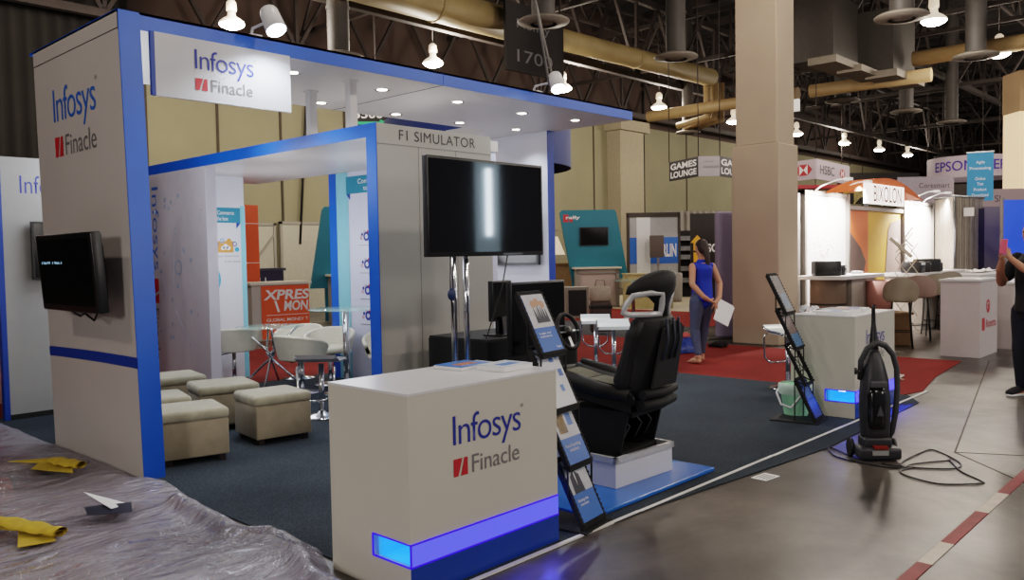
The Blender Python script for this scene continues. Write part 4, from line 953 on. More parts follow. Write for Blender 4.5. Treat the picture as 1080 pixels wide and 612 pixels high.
def woman():
    t=thing('person','woman seen from behind in royal blue sleeveless top and grey leggings, barefoot','person',(10.38,6.02,.008),math.radians(-24))
    # local: +y = facing direction (away from viewer to left), x right
    hipz=.90; shz=1.40
    legs=[([(.0,.0,.98),(-.085,.0,.88),(-.10,.04,.48),(-.11,-.06,.10)],[.13,.10,.062,.042]),([(.0,.0,.98),(.085,.0,.88),(.09,.09,.48),(.10,.16,.09)],[.13,.10,.062,.042])]
    feet=[([(-.11,-.08,.045),(-.115,.0,.04),(-.12,.09,.025),(-.12,.14,.018)],[.034,.036,.036,.018]),([(.10,.14,.045),(.105,.22,.04),(.11,.31,.025),(.11,.36,.018)],[.034,.036,.036,.018])]
    torso=[([(0,0,.92),(0,.0,1.05),(0,.0,1.18),(0,-.01,1.34),(0,-.01,1.42)],[(.165,.115),(.135,.10),(.135,.10),(.165,.105),(.10,.08)]),
           ([(0,-.005,1.40),(0,.015,1.52)],[.055,.05])]
    armL=([(-.165,-.01,1.37),(-.23,-.09,1.12),(-.12,-.19,.955),(-.03,-.21,.90)],[.05,.043,.035,.026])
    armR=([(.165,-.01,1.37),(.25,-.07,1.12),(.16,-.18,.93),(.07,-.21,.86)],[.05,.043,.035,.026])
    hL=hand((-.03,-.21,.90),(1,-.05,-.5),(0,1,0),1,.7); hR=hand((.07,-.21,.86),(.1,-.12,-1),(0,1,0),-1,.8)
    head=[([(0,.01,1.56),(0,.02,1.66)],[(.07,.085),(.076,.09)])]
    balls=[((0,.02,1.63),(.078,.095,.115)),((0,.035,1.57),(.055,.07,.05)),((0,.118,1.61),(.012,.018,.02)),((.078,.015,1.61),(.01,.018,.028)),((-.078,.015,1.61),(.01,.018,.028))]
    toes=[]
    for fx,fy in((-.12,.12),(.11,.34)):
        for k in range(5): toes.append(([(fx-.03+.015*k,fy,.02),(fx-.032+.016*k,fy+.04-.006*abs(k-1),.012)],[.011,.008]))
    me=skinbody(legs+feet+toes+torso+[armL,armR]+hL+hR+head,balls,.0085,3)
    addmesh('body',me,SKIN,t)
    # face details
    b=MB(); 
    for s in(-1,1): b.ell((s*.03,.108,1.64),(.013,.006,.007))
    b.build('eyes',PRINTK,t)
    b=MB(); b.ell((0,.108,1.575),(.022,.006,.006)); b.build('mouth',mat('lips','#8c4a44',.5),t)
    top=skinbody([([(0,0,.90),(0,-.005,1.02),(0,-.005,1.18),(0,-.01,1.34),(0,-.01,1.405)],[(.19,.14),(.168,.13),(.155,.122),(.178,.122),(.12,.09)]),([(-.15,-.01,1.37),(.15,-.01,1.37)],[.052,.052])],(),.012,5)
    addmesh('sleeveless_top',top,SHIRTB,t)
    lg=[([(.0,.0,.96),(-.085,.0,.88),(-.10,.04,.48),(-.11,-.055,.15)],[.14,.108,.07,.049]),([(.0,.0,.96),(.085,.0,.88),(.09,.09,.48),(.10,.153,.14)],[.14,.108,.07,.049])]
    addmesh('leggings',skinbody(lg,(),.01,4),LEGG,t)
    hair=skinbody([([(0,-.035,1.68),(.0,-.09,1.6),(.01,-.115,1.48),(.02,-.12,1.36),(.02,-.11,1.28)],[(.07,.04),(.055,.04),(.045,.03),(.03,.022),(.012,.01)])],[((0,.0,1.66),(.088,.1,.098)),((0,-.03,1.63),(.085,.085,.1))],.011,4)
    addmesh('hair',hair,HAIR,t)
    b=MB(); b.tube([(-.075,-.205,.925),(-.055,-.245,.90)],.001,6); b.tube([(-.085+.0,-.19,.93),(-.06,-.20,.915)],[.034,.034],12,cap=False); b.build('bracelet',mat('pink_band','#a05a6a',.5),t)
    p=thing('paper_sheets','white sheets of paper held behind the back of the woman in blue','paper',(10.38,6.02,.008),math.radians(-24))
    b=MB(); M=Matrix.Translation((.16,-.25,.73))@Matrix.Rotation(math.radians(-12),4,'X')@Matrix.Rotation(math.radians(28),4,'Y')
    b.box((-.11,-.003,-.16),(.14,.0,.16),M); b.box((-.10,-.007,-.15),(.15,-.004,.15),M@Matrix.Rotation(.06,4,'Y')); b.build('page',PRINTW,p)
woman()
def man():
    t=thing('person','person in black t-shirt and dark trousers at the right edge holding up a pink phone','person',(10.05,1.93,0),math.radians(65))
    # +y facing; (left-away in picture)
    legs=[([(0,0,.98),(-.10,0,.9),(-.12,.03,.5),(-.13,.0,.1)],[.14,.11,.072,.05]),([(0,0,.98),(.10,0,.9),(.12,.02,.5),(.13,-.03,.1)],[.14,.11,.072,.05])]
    feet=[([(-.13,-.03,.05),(-.135,.1,.05),(-.14,.18,.035)],[.045,.045,.03]),([(.13,-.06,.05),(.135,.07,.05),(.14,.15,.035)],[.045,.045,.03])]
    torso=[([(0,0,.95),(0,0,1.1),(0,0,1.25),(0,-.01,1.42),(0,-.01,1.50)],[(.18,.13),(.165,.13),(.18,.135),(.20,.12),(.12,.09)]),([(0,-.005,1.48),(0,.02,1.6)],[.065,.06])]
    aL=([(-.20,0,1.45),(-.25,.10,1.22),(-.13,.33,1.36),(-.06,.42,1.46)],[.058,.048,.04,.03]); aR=([(.20,0,1.45),(.26,.14,1.20),(.12,.34,1.34),(.04,.42,1.44)],[.058,.048,.04,.03])
    hL=hand((-.06,.42,1.46),(.3,.25,1),(.6,-.4,0),1,.9); hR=hand((.04,.42,1.44),(-.1,.3,1),(-.7,-.4,0),-1,.9)
    balls=[((0,.03,1.72),(.083,.1,.12)),((0,.05,1.655),(.06,.075,.05)),((0,.133,1.70),(.013,.02,.022)),((.084,.02,1.70),(.01,.018,.03)),((-.084,.02,1.70),(.01,.018,.03))]
    addmesh('body',skinbody(legs+feet+torso+[aL,aR]+hL+hR,balls,.0085,3),SKIN,t)
    b=MB()
    for s in(-1,1): b.ell((s*.032,.122,1.735),(.014,.006,.007))
    b.build('eyes',PRINTK,t)
    b=MB(); b.ell((0,.124,1.665),(.024,.006,.006)); b.build('mouth',mat('lips','#8c4a44',.5),t)
    sh=skinbody([([(0,0,.9),(0,0,1.1),(0,0,1.25),(0,-.01,1.42),(0,-.01,1.5)],[(.205,.155),(.19,.15),(.2,.155),(.22,.14),(.13,.1)]),([(-.18,0,1.45),(-.235,.06,1.28)],[.075,.07]),([(.18,0,1.45),(.24,.08,1.28)],[.075,.07])],(),.012,4)
    addmesh('black_shirt',sh,SHIRTK,t)
    addmesh('trousers',skinbody([([(0,0,.98),(-.10,0,.9),(-.12,.03,.5),(-.13,.0,.12)],[.155,.125,.085,.07]),([(0,0,.98),(.10,0,.9),(.12,.02,.5),(.13,-.03,.12)],[.155,.125,.085,.07])],(),.012,4),JEANS,t)
    addmesh('hair',skinbody([([(0,.0,1.80),(0,-.05,1.72)],[(.08,.08),(.085,.07)])],[((0,.005,1.76),(.09,.1,.09))],.012,4),HAIR,t)
    for sx,y in((-.137,.06),(.137,.03)):
        b=MB(); b.tube([(sx,y-.13,.055),(sx,y-.05,.062),(sx,y+.06,.055),(sx,y+.13,.04),(sx,y+.155,.03)],[(.045,.04),(.05,.05),(.05,.04),(.047,.032),(.03,.02)],14); s=b.build('shoe',SHIRTK,t)
        b=MB(); b.lathe([(.001,0),(.92,0),(1,.006),(1,.024),(.001,.026)],M=Matrix.Translation((sx,y+.005,.0))@Matrix.Diagonal((.054,.165,1,1)),seg=28); b.build('white_sole',PRINTW,s)
    p=thing('mobile_phone','pink mobile phone held up by the person at the right edge','phone',(10.05,1.93,0),math.radians(65))
    b=MB(); M=Matrix.Translation((-.015,.47,1.585))@Matrix.Rotation(.15,4,'X'); b.box((-.04,-.005,-.075),(.04,.005,.075),M,bev=.004); b.build('case',mat('pink_case','#d0566a',.4,emit=.08,ecol='#d0566a'),p)
    b=MB(); b.box((-.036,-.0065,-.068),(.036,-.005,.068),M); b.build('screen',SCREEN,p)
man()
# ------------------------------------------------------------------ BACKGROUND STANDS
# red counter with big letters
t=thing('promotional_counter','orange-red promotional counter with large white lettering behind the meeting room','counter',(8.75,14.4,0),math.radians(-12))
b=MB(); b.box((-.52,0,0),(.62,.6,1.08)); b.build('cabinet',mat('grey_counter_side','#b5b0aa',.5),t)
b=MB(); b.box((-.56,-.06,1.08),(.66,.66,1.13)); b.build('top_board',CREAM,t)
b=MB(); b.box((-.34,-.012,.02),(.62,0,1.06)); b.build('front_banner',ORANGE,t)
text('banner_text','XPRES',(-.3,-.013,.78),(.9,0,0),(0,0,.2),PRINTW,t,off=.03,shear=.04); text('banner_text','MON',(.10,-.013,.56),(.48,0,0),(0,0,.2),PRINTW,t,off=.03,shear=.04); text('banner_text','\\',(-.09,-.013,.54),(.11,0,0),(0,0,.22),PRINTW,t,off=.04)
b=MB(); b.box((-.25,-.015,.48),(.6,-.012,.49)); b.build('rule_line',PRINTW,t)
text('banner_text','GLOBAL MONEY T',(-.25,-.013,.36),(.84,0,0),(0,0,.06),PRINTW,t,off=.01); text('banner_text','www.xpress',(.02,-.013,.22),(.5,0,0),(0,0,.05),PRINTW,t)
t=thing('display_counter','dark navy counter behind the orange-red promotional counter','counter',(*at_dir(281,19.3),0),math.radians(-10))
b=MB(); b.box((-.5,0,0),(.42,.6,1.3)); b.build('cabinet',mat('navy_board','#232446',.5,var=.05),t); b=MB(); b.box((-.55,-.04,1.3),(.47,.64,1.36)); b.build('top_board',mat('navy_top','#3a3a4e',.4),t); text('small_lettering','N I',(-.3,-.001,1.05),(.3,0,0),(0,0,.1),PRINTW,t)
t=thing('orange_banner_panel','tall orange banner panel seen right of the meeting room graphic','banner',(8.69,15.42,0))
b=MB(); b.box((-.5,0,.05),(.27,.05,2.68)); b.build('panel',ORANGE,t); b=MB(); b.box((-.5,0,0),(.27,.1,.05)); b.build('base',STEEL,t)
for z_ in(2.3,1.5):
    b=MB(); b.box((-.5,-.003,z_),(.27,0,z_+.01)); b.build('panel_joint',PRINTW,t)
t=thing('orange_banner_panel','orange banner panel at the far left edge','banner',(1.55,10.6,0))
b=MB(); b.box((.75,0,1.0),(1.45,.05,2.45)); b.build('panel',ORANGE,t); 
for z_ in(1.9,2.2):
    b=MB(); b.box((.75,-.003,z_),(1.45,0,z_+.01)); b.build('panel_joint',OCH,t)
b=MB(); b.box((.75,.0,0.0),(1.45,.05,1.0)); b.build('lower_panel',mat('pale_peach','#c9a392',.5,var=.05),t)
t=thing('round_shelf','dark brown round object cut off by the left edge','furniture',(2.25,9.75,.008)); b=MB(); b.lathe([(.001,0),(.22,0),(.26,.15),(.3,.35),(.28,.6),(.18,.8),(.001,.82)]); b.build('body',mat('dark_brown','#2c1813',.6,var=.1),t); b=MB(); b.lathe([(.285,.33),(.31,.37),(.31,.43),(.285,.47)]); b.build('orange_band',ORANGE,t)
# doors far
for i,(x0,x1,z1,xf) in enumerate(((12.1,13.2,2.55,1),(13.5,15.1,2.6,0),(15.5,16.6,2.6,0),(10.6,11.9,2.6,0))):
    t=struct(bpy.data.objects.new('door_%d'%(i+1),None)); COL.objects.link(t); t.location=(x0,21.9,0)
    w=x1-x0; b=MB(); b.box((0,0,0),(w,.06,z1)); b.build('door_leaf',DOORM,t)
    b=MB(); b.box((-.08,-.03,0),(0,.06,z1+.08)); b.box((w,-.03,0),(w+.08,.06,z1+.08)); b.box((-.08,-.03,z1),(w+.08,.06,z1+.08)); b.build('door_frame',mat('grey_frame','#8c877b',.6),t)
    b=MB(); b.box((w-.12,-.04,1.0),(w-.06,0,1.15)); b.build('door_handle',STEEL,t)
    if xf: b=MB(); b.bar((0,-.02,z1-.3),(w/2,-.02,1.6),.05); b.bar((w,-.02,z1-.3),(w/2,-.02,1.6),.05); b.bar((w/2,-.02,1.6),(w/2,-.02,.1),.05); b.build('cross_brace',mat('grey_frame','#8c877b',.6),t)
# teal kiosks (rotated 45)
def teal_kiosk(loc,rz,label,tl,W=1.75,Hh=2.85,mirror=1,counterx=0):
    t=thing('teal_kiosk',label,'kiosk',loc,rz)
    s=.38*mirror
    P=[(-W/2-s*.5,.9),(-W/2-s*.5-.0,.9)]
    b=MB(); pts=[(-.62-.05,0,.82),(1.02,0,.82),(.68,0,Hh-.08),(.62,0,Hh),(-.93,0,Hh),(-1.0,0,Hh-.08)]
    if mirror<0: pts=[(-x,y,z) for x,y,z in pts]
    b.poly(pts,t=(0,.15,0)); b.box((-.66,.03,0),(.66,.12,.85)); b.build('back_panel',TEAL,t)
    b=MB(); b.box((-.42,-.06,1.8),(.42,0,2.34)); sc=b.build('screen',BLACK,t)
    b=MB(); b.box((-.40,-.063,1.82),(.40,-.06,2.32)); b.build('screen_glass',SCREEN,sc)
    b=MB(); b.box((-.66,-.62,1.12),(.7,.0,1.17)); b.build('counter_top',CREAM,t)
    b=MB(); b.box((-.6,-.55,.0),(-.5,-.0,1.12)); b.box((.54,-.55,.0),(.64,-.0,1.12)); b.box((-.6,-.55,.98),(.64,-.5,1.12)); b.box((-.6,-.55,0),(.64,-.5,.06)); b.build('counter_frame',mat('kiosk_grey','#8e8a85',.6),t)
    b=MB(); b.box((-.5,-.5,.06),(.54,-.46,.98)); b.build('counter_door',mat('kiosk_pale','#b7a9a4',.6,var=.03),t)
    if tl:
        b=MB(); b.box((-.9,-.004,2.5),(-.75,0,2.72)); b.box((-.72,-.004,2.5),(-.62,0,2.62)); b.build('logo_mark',LOGOR,t); text('logo_text','rally',(-.82,-.005,2.56),(.42,0,0),(0,0,.12),PRINTW,t,off=.03)
    return t
RZ=math.radians(43+4-90)
x,y=at_dir(627,24.6)
teal_kiosk((x,y,0),RZ,'teal kiosk with slanted sides and small screen right of the white end wall',True)
x,y=at_dir(371,21)
teal_kiosk((x,y,0),RZ+.35,'teal kiosk seen through the booth opening beside the blue post',False,mirror=-1)
# stuff near the teal kiosk
def simple_box(name,label,cat,x,y,rz,w,d,h,m,topm=None):
    t=thing(name,label,cat,(x,y,.0),rz); b=MB(); b.box((-w/2,-d/2,0.008),(w/2,d/2,h)); b.build('body',m,t)
    b=MB(); b.box((-w/2-.03,-d/2-.03,h),(w/2+.03,d/2+.03,h+.04)); b.build('top_board',topm or m,t); return t
FR=RZ
x,y=at_dir(607,20.5); 
t=thing('speaker_box','black open cube box in front of the teal kiosk','box',(x,y,.008),FR); b=MB(); b.box((-.28,-.3,0),(.28,.3,.75)); b.build('body',mat('grey_box','#817b72',.6,var=.1),t); b=MB(); b.box((-.22,-.305,.06),(.22,-.3,.68)); b.build('dark_front',BLACKM,t)
x,y=at_dir(633,16.2)
t=thing('handbag','beige handbag standing on top of a small dark case','bag',(x,y,.64),FR); b=MB(); loft(b,[((0,0,0),.19,.1,0),((0,0,.04),.22,.11,0),((0,0,.25),.2,.08,0),((0,0,.30),.17,.03,0)]); b.build('body',mat('beige_leather','#978a7c',.5,var=.1,vs=20),t); b=MB(); b.tube([(-.1,0,.28),(-.08,0,.42),(.08,0,.42),(.1,0,.28)],.014,8); b.build('handle',mat('beige_leather','#978a7c',.5),t)
t=thing('rolling_case','small dark rolling case under the beige handbag','suitcase',(x,y,.006),FR); b=MB(); b.box((-.2,-.12,.05),(.2,.12,.63),bev=.03); b.build('body',mat('dark_brown_case','#3a2c28',.6,var=.1),t); b=MB(); b.tube([(-.15,0,.05),(-.15,0,0.03)],.03,8); b.tube([(.15,0,.05),(.15,0,0.03)],.03,8); b.build('wheels',BLACK,t); b=MB(); b.box((-.21,-.13,.5),(.21,.13,.56)); b.build('strap',BLACKM,t)
x,y=at_dir(683,23.5); simple_box('wrapped_table','long table wrapped in yellowish plastic right of the teal kiosk','table',x,y,FR,1.25,.8,.95,mat('yellowish_wrap','#b5a878',.35,var=.15,vs=6))
x,y=at_dir(597,26); simple_box('crate','tan crate left of the teal kiosk','crate',x,y,FR,1.5,.8,1.25,mat('tan_crate','#8f7350',.8,var=.15))
x,y=at_dir(583,23); t=thing('shaded_lamp','white cone-shaped lamp shade left of the teal kiosk','lamp',(x,y,0)); b=MB(); b.lathe([(.16,2.05),(.36,1.55)],seg=24); b.build('lamp_shade',mat('shade_glow','#d8cbb6',.7,emit=.3,ecol='#ffe8c8'),t); b=MB(); b.tube([(0,0,.02),(0,0,1.7)],.025,8); b.build('pole',mat('wood_pole','#6b4a2c',.6),t); b=MB(); b.lathe([(.001,0),(.16,0),(.16,.03),(.001,.04)]); b.build('base',BLACKM,t)
x,y=at_dir(590,30); t=thing('display_shelf','metal display shelf unit at the far wall left of the teal kiosk','shelf',(x,y,0),FR); b=MB()
for z in(.4,.9,1.4,1.9,2.4): b.box((-1.2,-.2,z),(1.2,.2,z+.04))
for sx in(-1.2,-.4,.4,1.15): b.box((sx,-.2,0),(sx+.05,.2,2.5))
b.build('frame',mat('grey_shelf','#85796a',.6,var=.2,vs=5),t)
x,y=at_dir(668,20); t=thing('glass_side_table','small glass topped table right of the handbag','table',(x,y,0)); b=MB(); b.lathe([(.001,.9),(.5,.9),(.5,.92),(.001,.92)]); b.build('glass_top',GLASS,t); b=MB(); b.tube([(0,0,0.01),(0,0,.9)],.04,10); b.lathe([(.001,0),(.25,0),(.25,.02),(.001,.03)]); b.build('pedestal',STEEL,t)
# booth with blue sign (partial word)
x,y=at_dir(690,27)
t=thing('exhibit_backwall','grey framed exhibit back wall with blue band behind the woman','exhibit wall',(x,y,0),FR); t.scale=(.78,1,1)
b=MB(); b.box((-1.05,0,0),(1.05,.1,2.75)); b.build('wall_board',mat('silver_grey_board','#a9a8aa',.5,var=.05),t)
b=MB(); b.box((-1.12,-.03,0),(-1.02,.1,2.8)); b.box((1.02,-.03,0),(1.12,.1,2.8)); b.box((-1.12,-.03,2.7),(1.12,.1,2.85)); b.build('dark_frame',mat('dark_bronze','#3b322c',.6),t)
b=MB(); b.box((-1.02,-.012,1.2),(1.02,0,2.05)); b.build('blue_band',mat('azure_print','#1f63c0',.5),t)
text('band_text','RLIN',(.35,-.014,1.42),(.6,0,0),(0,0,.42),PRINTW,t,off=.03)
b=MB(); b.box((-.72,-.016,.1),(-.15,-.012,2.7)); b.build('white_column_print',PRINTW,t)
b=MB(); b.box((-.32,-.55,1.4),(.25,-.45,2.1)); sc=b.build('screen',mat('brown_screen','#4d3f39',.4),t); b=MB(); b.box((.0,-.45,.02),(.08,-.4,2.0)); b.build('screen_post',STEEL,t)
b=MB(); b.lathe([(.001,0),(.3,0),(.34,.1),(.36,.85),(.33,.9),(.001,.9)],c=(.5,-.9,.01),seg=20); b.build('round_stand',mat('ribbed_grey','#8a8580',.5,var=.1),t)
x,y=at_dir(725,29); t=thing('equipment_rack','tall dark equipment rack with silver devices behind the woman','rack',(x,y,0),FR); b=MB(); b.box((-.5,.2,0),(.5,.3,2.3)); b.box((-.5,-.3,0),(-.45,.3,2.3)); b.box((.45,-.3,0),(.5,.3,2.3)); b.build('cabinet',BLACKM,t)
for i,z in enumerate((.5,.9,1.3,1.6,1.95)):
    b=MB(); b.box((-.45,-.3,z),(.45,.2,z+.03)); b.box((-.38,-.28,z+.03),(.1,.1,z+.16)); b.box((.15,-.28,z+.03),(.38,.1,z+.1)); b.build('device_shelf',mat('device_grey','#6f7072',.4,.3,var=.2,vs=8),t)
x,y=at_dir(726,30); t=thing('curtain_backdrop','pale pleated curtain above the equipment rack','curtain',(x,y,0),FR); b=MB(); b.grid(lambda u,v:(-1.3+2.6*u,.06*math.sin(u*70),3.0*v+.02),120,2); b.build('cloth',mat('pale_drape','#8f8a82',.8),t)
x,y=at_dir(747,21.5); t=thing('banner_panel','dark banner with orange arrow and white letters behind the woman','banner',(x,y,0),FR); b=MB(); b.box((-.45,0,0),(.75,.06,2.55)); b.build('panel',SIGNK,t)
b=MB(); b.poly([(-.38,-.004,1.6),(-.18,-.004,1.6),(-.18,-.004,1.8),(-.1,-.004,1.8),(-.28,-.004,2.0),(-.46,-.004,1.8),(-.38,-.004,1.8)]); b.poly([(-.38,-.004,1.3),(-.18,-.004,1.3),(-.18,-.004,1.55),(-.38,-.004,1.55)]); b.build('arrow_mark',mat('amber_print','#d69a28',.5,emit=.1,ecol='#d69a28'),t); text('banner_text','SOURCE',(-.02,-.002,1.55),(.9,0,0),(0,0,.22),PRINTW,t,off=.03)
t=thing('fabric_display_wall','pale lilac fabric display wall left of the concrete column','display wall',(13.62,7.25,.006),math.radians(-40))
b=MB(); b.box((-.32,0,.02),(.35,.14,2.28),bev=.05); b.build('fabric_panel',mat('lilac_fabric','#968da6',.8,var=.04),t); b=MB(); b.box((-.5,-.05,0),(.3,.2,.02)); b.build('base',STEEL,t)
# floor clutter near woman
x,y=at_dir(722,13.1); t=thing('blue_bag','blue plastic bag with red and white items on the red carpet','bag',(x,y,.008)); random.seed(2); b=MB(); b.grid(lambda u,v:(math.cos(2*PI*u)*(.3*math.sin(PI*v*.5+.01)+.03*noise.noise(Vector((u*8,v*4,3)))),math.sin(2*PI*u)*(.26*math.sin(PI*v*.5+.01)),.22*math.cos(PI*v*.5)+.04*noise.noise(Vector((math.cos(2*PI*u)*2,math.sin(2*PI*u)*2,v*3)))),28,10); b.build('body',mat('blue_bag_plastic','#2a3f86',.4,var=.3,vs=12),t)
b=MB(); b.ell((.05,.05,.24),(.13,.09,.06)); b.build('red_item',mat('coral_item','#b04a48',.6,var=.2,vs=20),t)
x,y=at_dir(757,13.6); t=thing('shoe_pair','dark shoes on the red carpet behind the woman','shoes',(x,y,.008)); b=MB()
for s in(-1,1): b.tube([(s*.07,-.12,.05),(s*.07,0,.06),(s*.07,.13,.03)],[(.04,.05),(.045,.05),(.035,.025)],10)
b.build('shoe',SHIRTK,t)
t=thing('crumpled_paper','small crumpled white plastic scrap on the red carpet','scrap',(10.35,3.3,.01),.4); b=MB(); b.grid(lambda u,v:(u*.5,v*.1+.03*math.sin(u*7),.01+.04*abs(noise.noise(Vector((u*9,v*9,5))))),20,6); b.build('sheet',mat('pinkish_white','#b5a5a0',.5),t)
# round blue hanging sign
t=thing('round_hanging_sign','large round dark blue hanging sign behind the right end of the canopy','sign')
x,y=at_dir(507,15); t.location=(x,y,0)
b=MB(); b.lathe([(1.66,3.1),(1.66,3.95)],seg=64); b.build('outer_band',mat('navy_sign_fabric','#1e3372',.6,var=.04),t); b=MB(); b.lathe([(1.63,3.95),(1.63,3.1),(1.66,3.1)],seg=64); b.build('inner_band',mat('navy_inner','#131a3a',.8),t); b=MB(); b.lathe([(.001,3.93),(1.63,3.93)],seg=64); b.build('top_cloth',mat('navy_inner','#131a3a',.8),t)
x,y=at_dir(384,21); t=thing('aisle_number_sign','black hanging aisle number sign 3500 with green arrow','sign',(x,y,0),FR); b=MB(); b.box((-.2,0,4.75),(1.0,.05,5.35)); b.build('sign_board',SIGNK,t); text('sign_text','3500',(-.14,-.002,5.05),(.72,0,0),(0,0,.22),PRINTW,t,off=.02); b=MB(); b.poly([(-.14,-.004,4.9),(.5,-.004,4.9),(.5,-.004,4.84),(.72,-.004,4.94),(.5,-.004,5.02),(.5,-.004,4.97),(-.14,-.004,4.97)]); b.build('green_arrow',mat('green_print','#2f9c6c',.5,emit=.2,ecol='#2f9c6c'),t)
b=MB(); b.tube([(.4,.03,5.35),(.4,.03,11)],.02,5); b.build('sign_cable',TRUSSM,t)
# games lounge sign : hexagonal box
def facesign(name,label,pts,z0,z1,mats_txt,cable=True):
    """hanging sign of flat faces; pts = list of (x,y) along the visible faces left to right"""
    t=thing(name,label,'sign')
    for (p,q),(m,writes) in zip(zip(pts,pts[1:]),mats_txt):
        p=Vector((p[0],p[1],z0));q=Vector((q[0],q[1],z0));R=q-p;U=Vector((0,0,z1-z0)); N=R.cross(U).normalized()
        b=MB(); b.poly([p,q,q+U,p+U],t=-N*.05); f=b.build('face_panel',m,t)
        for w in writes:
            if w[0]=='t': text('sign_text',w[1],p+R*w[2]+U*w[3],R*(w[4]-w[2]),U*(w[5]-w[3]),w[6],f,off=w[7] if len(w)>7 else .01,lift=.01)
            elif w[0]=='hex':
                cu,cv,s=w[2],w[3],w[4]; C=p+R*cu+U*cv; r=R.normalized(); u=Vector((0,0,1)); n=N*.012
                bb=MB(); s2=s
                bb.poly([C-r*s2*2+n,C-r*s2-u*s2+n,C+n]); bb.poly([C-r*s2*2+n,C+n,C-r*s2+u*s2+n]); bb.poly([C+r*s2*2+n,C+n,C+r*s2-u*s2+n]); bb.poly([C+r*s2*2+n,C+r*s2+u*s2+n,C+n])
                bb.poly([C-r*s2+u*s2+n,C+n,C+r*s2+u*s2+n]); bb.poly([C-r*s2-u*s2+n,C+r*s2-u*s2+n,C+n]); 
                bb.build('hexagon_mark',LOGOR,f)
                bb=MB(); bb.poly([C-r*s2*.95+u*s2*.95+n*1.2,C-r*s2*.95-u*s2*.95+n*1.2,C+n*1.2]); bb.poly([C+r*s2*.95+u*s2*.95+n*1.2,C+n*1.2,C+r*s2*.95-u*s2*.95+n*1.2]); bb.build('hexagon_inset',PRINTW,f)
    if cable:
        b=MB()
        for p in pts: b.tube([(p[0],p[1],z1),(p[0],p[1],12)],.015,5)
        b.build('sign_cable',TRUSSM,t)
    return t
GK=mat('sign_near_black','#1e1a24',.5,var=.05); GW=mat('sign_greyish_white','#aaa3aa',.5,var=.03)
facesign('hanging_lounge_sign','black and white GAMES LOUNGE hanging sign left of the column',[at_dir(707,25),at_dir(737.5,23.5),at_dir(760,23.5),at_dir(790,25)],3.68,4.24,
  [(GK,[('t','GAMES',.06,.55,.95,.88,PRINTW,.03),('t','LOUNGE',.06,.12,.95,.45,PRINTW,.03)]),(GW,[('t','intouch.com',.25,.42,.95,.55,LOGOG),('t','sponsored by',.3,.7,.7,.76,LOGOG)]),(GK,[('t','GAMES',.04,.55,.9,.88,PRINTW,.03),('t','LOUNGE',.04,.12,.9,.45,PRINTW,.03)])])
HW=mat('sign_pinkish_white','#b3a4ae',.5,var=.03,emit=.04,ecol='#b3a4ae')
facesign('hanging_bank_sign','white bank hanging sign with red hexagon mark right of the column',[at_dir(816,27),at_dir(861,25.5),at_dir(896,28)],3.72,4.33,
  [(HW,[('hex','',.72,.5,.17)]),(HW,[('t','HSBC',.10,.28,.52,.74,PRINTK,.005),('hex','',.76,.5,.14)])])
x,y=at_dir(862,24); t=thing('red_canopy_ring','red underside ring of the stand below the bank sign','canopy',(x,y,0),FR); b=MB(); b.box((-1.2,-.3,3.3),(.6,.5,3.4)); b.build('ring',mat('red_board','#a12a30',.5),t); b=MB(); b.box((-1.2,.4,0),(-1.1,.5,3.3)); b.build('post',STEEL,t)
# round printer-brand sign
x,y=at_dir(1024,36.5); t=thing('round_hanging_sign','round white hanging sign with violet lettering at the upper right','sign',(x,y,0)); R_=1.75; z0,z1=4.5,5.4
b=MB(); b.lathe([(R_,z0),(R_,z1)],seg=64); b.lathe([(R_-.03,z1),(R_-.03,z0)],seg=64); b.build('outer_band',HW,t)
def arc_text(s,a_mid,aw,zc,hh,rr,m,parent):
    me=text_mesh(s,.01); xs=[v.co.x for v in me.vertices]; ys=[v.co.y for v in me.vertices]; x0,x1,y0,y1=min(xs),max(xs),min(ys),max(ys)
    for v in me.vertices:
        a=a_mid-aw/2+aw*(v.co.x-x0)/(x1-x0); v.co=Vector((rr*math.cos(a),rr*math.sin(a),zc-hh/2+hh*(v.co.y-y0)/(y1-y0)))
    me.materials.clear(); me.materials.append(m); o=bpy.data.objects.new('sign_text',me); COL.objects.link(o); o.parent=parent
ac=math.atan2(-y,-x)
VI=mat('violet_print','#3a2590',.5)
arc_text('EPSON',ac-.42,.95,4.98,.42,R_+.015,VI,t); arc_text('EPSON',ac+.95,.95,4.98,.42,R_+.015,VI,t)
b=MB()
for a in(0,2,4): b.tube([(R_*math.cos(a),R_*math.sin(a),z1),(R_*math.cos(a),R_*math.sin(a),12)],.02,5)
b.build('sign_cable',TRUSSM,t)
x,y=at_dir(1033,22.5); t=thing('hanging_fabric_banner','blue vertical hanging banner with white lettering at the upper right','banner',(x,y,0),math.radians(43-26-90))
b=MB(); b.box((-.31,0,2.8),(.31,.02,4.1)); b.build('fabric',mat('sky_blue_fabric','#2f7eac',.6,var=.03,emit=.06,ecol='#2f7eac'),t); b=MB(); b.tube([(-.33,.01,4.11),(.33,.01,4.11)],.02,8); b.build('rod',PRINTW,t)
for s,z,h,w in(('Agile',3.78,.1,.2),('Processing',3.62,.1,.5),('Online',3.36,.08,.24),('Test',3.22,.08,.15),('Product',3.07,.08,.3),('Download',2.92,.08,.38)): text('banner_text',s,(-w/2,-.001,z),(w,0,0),(0,0,h),PRINTW,t)
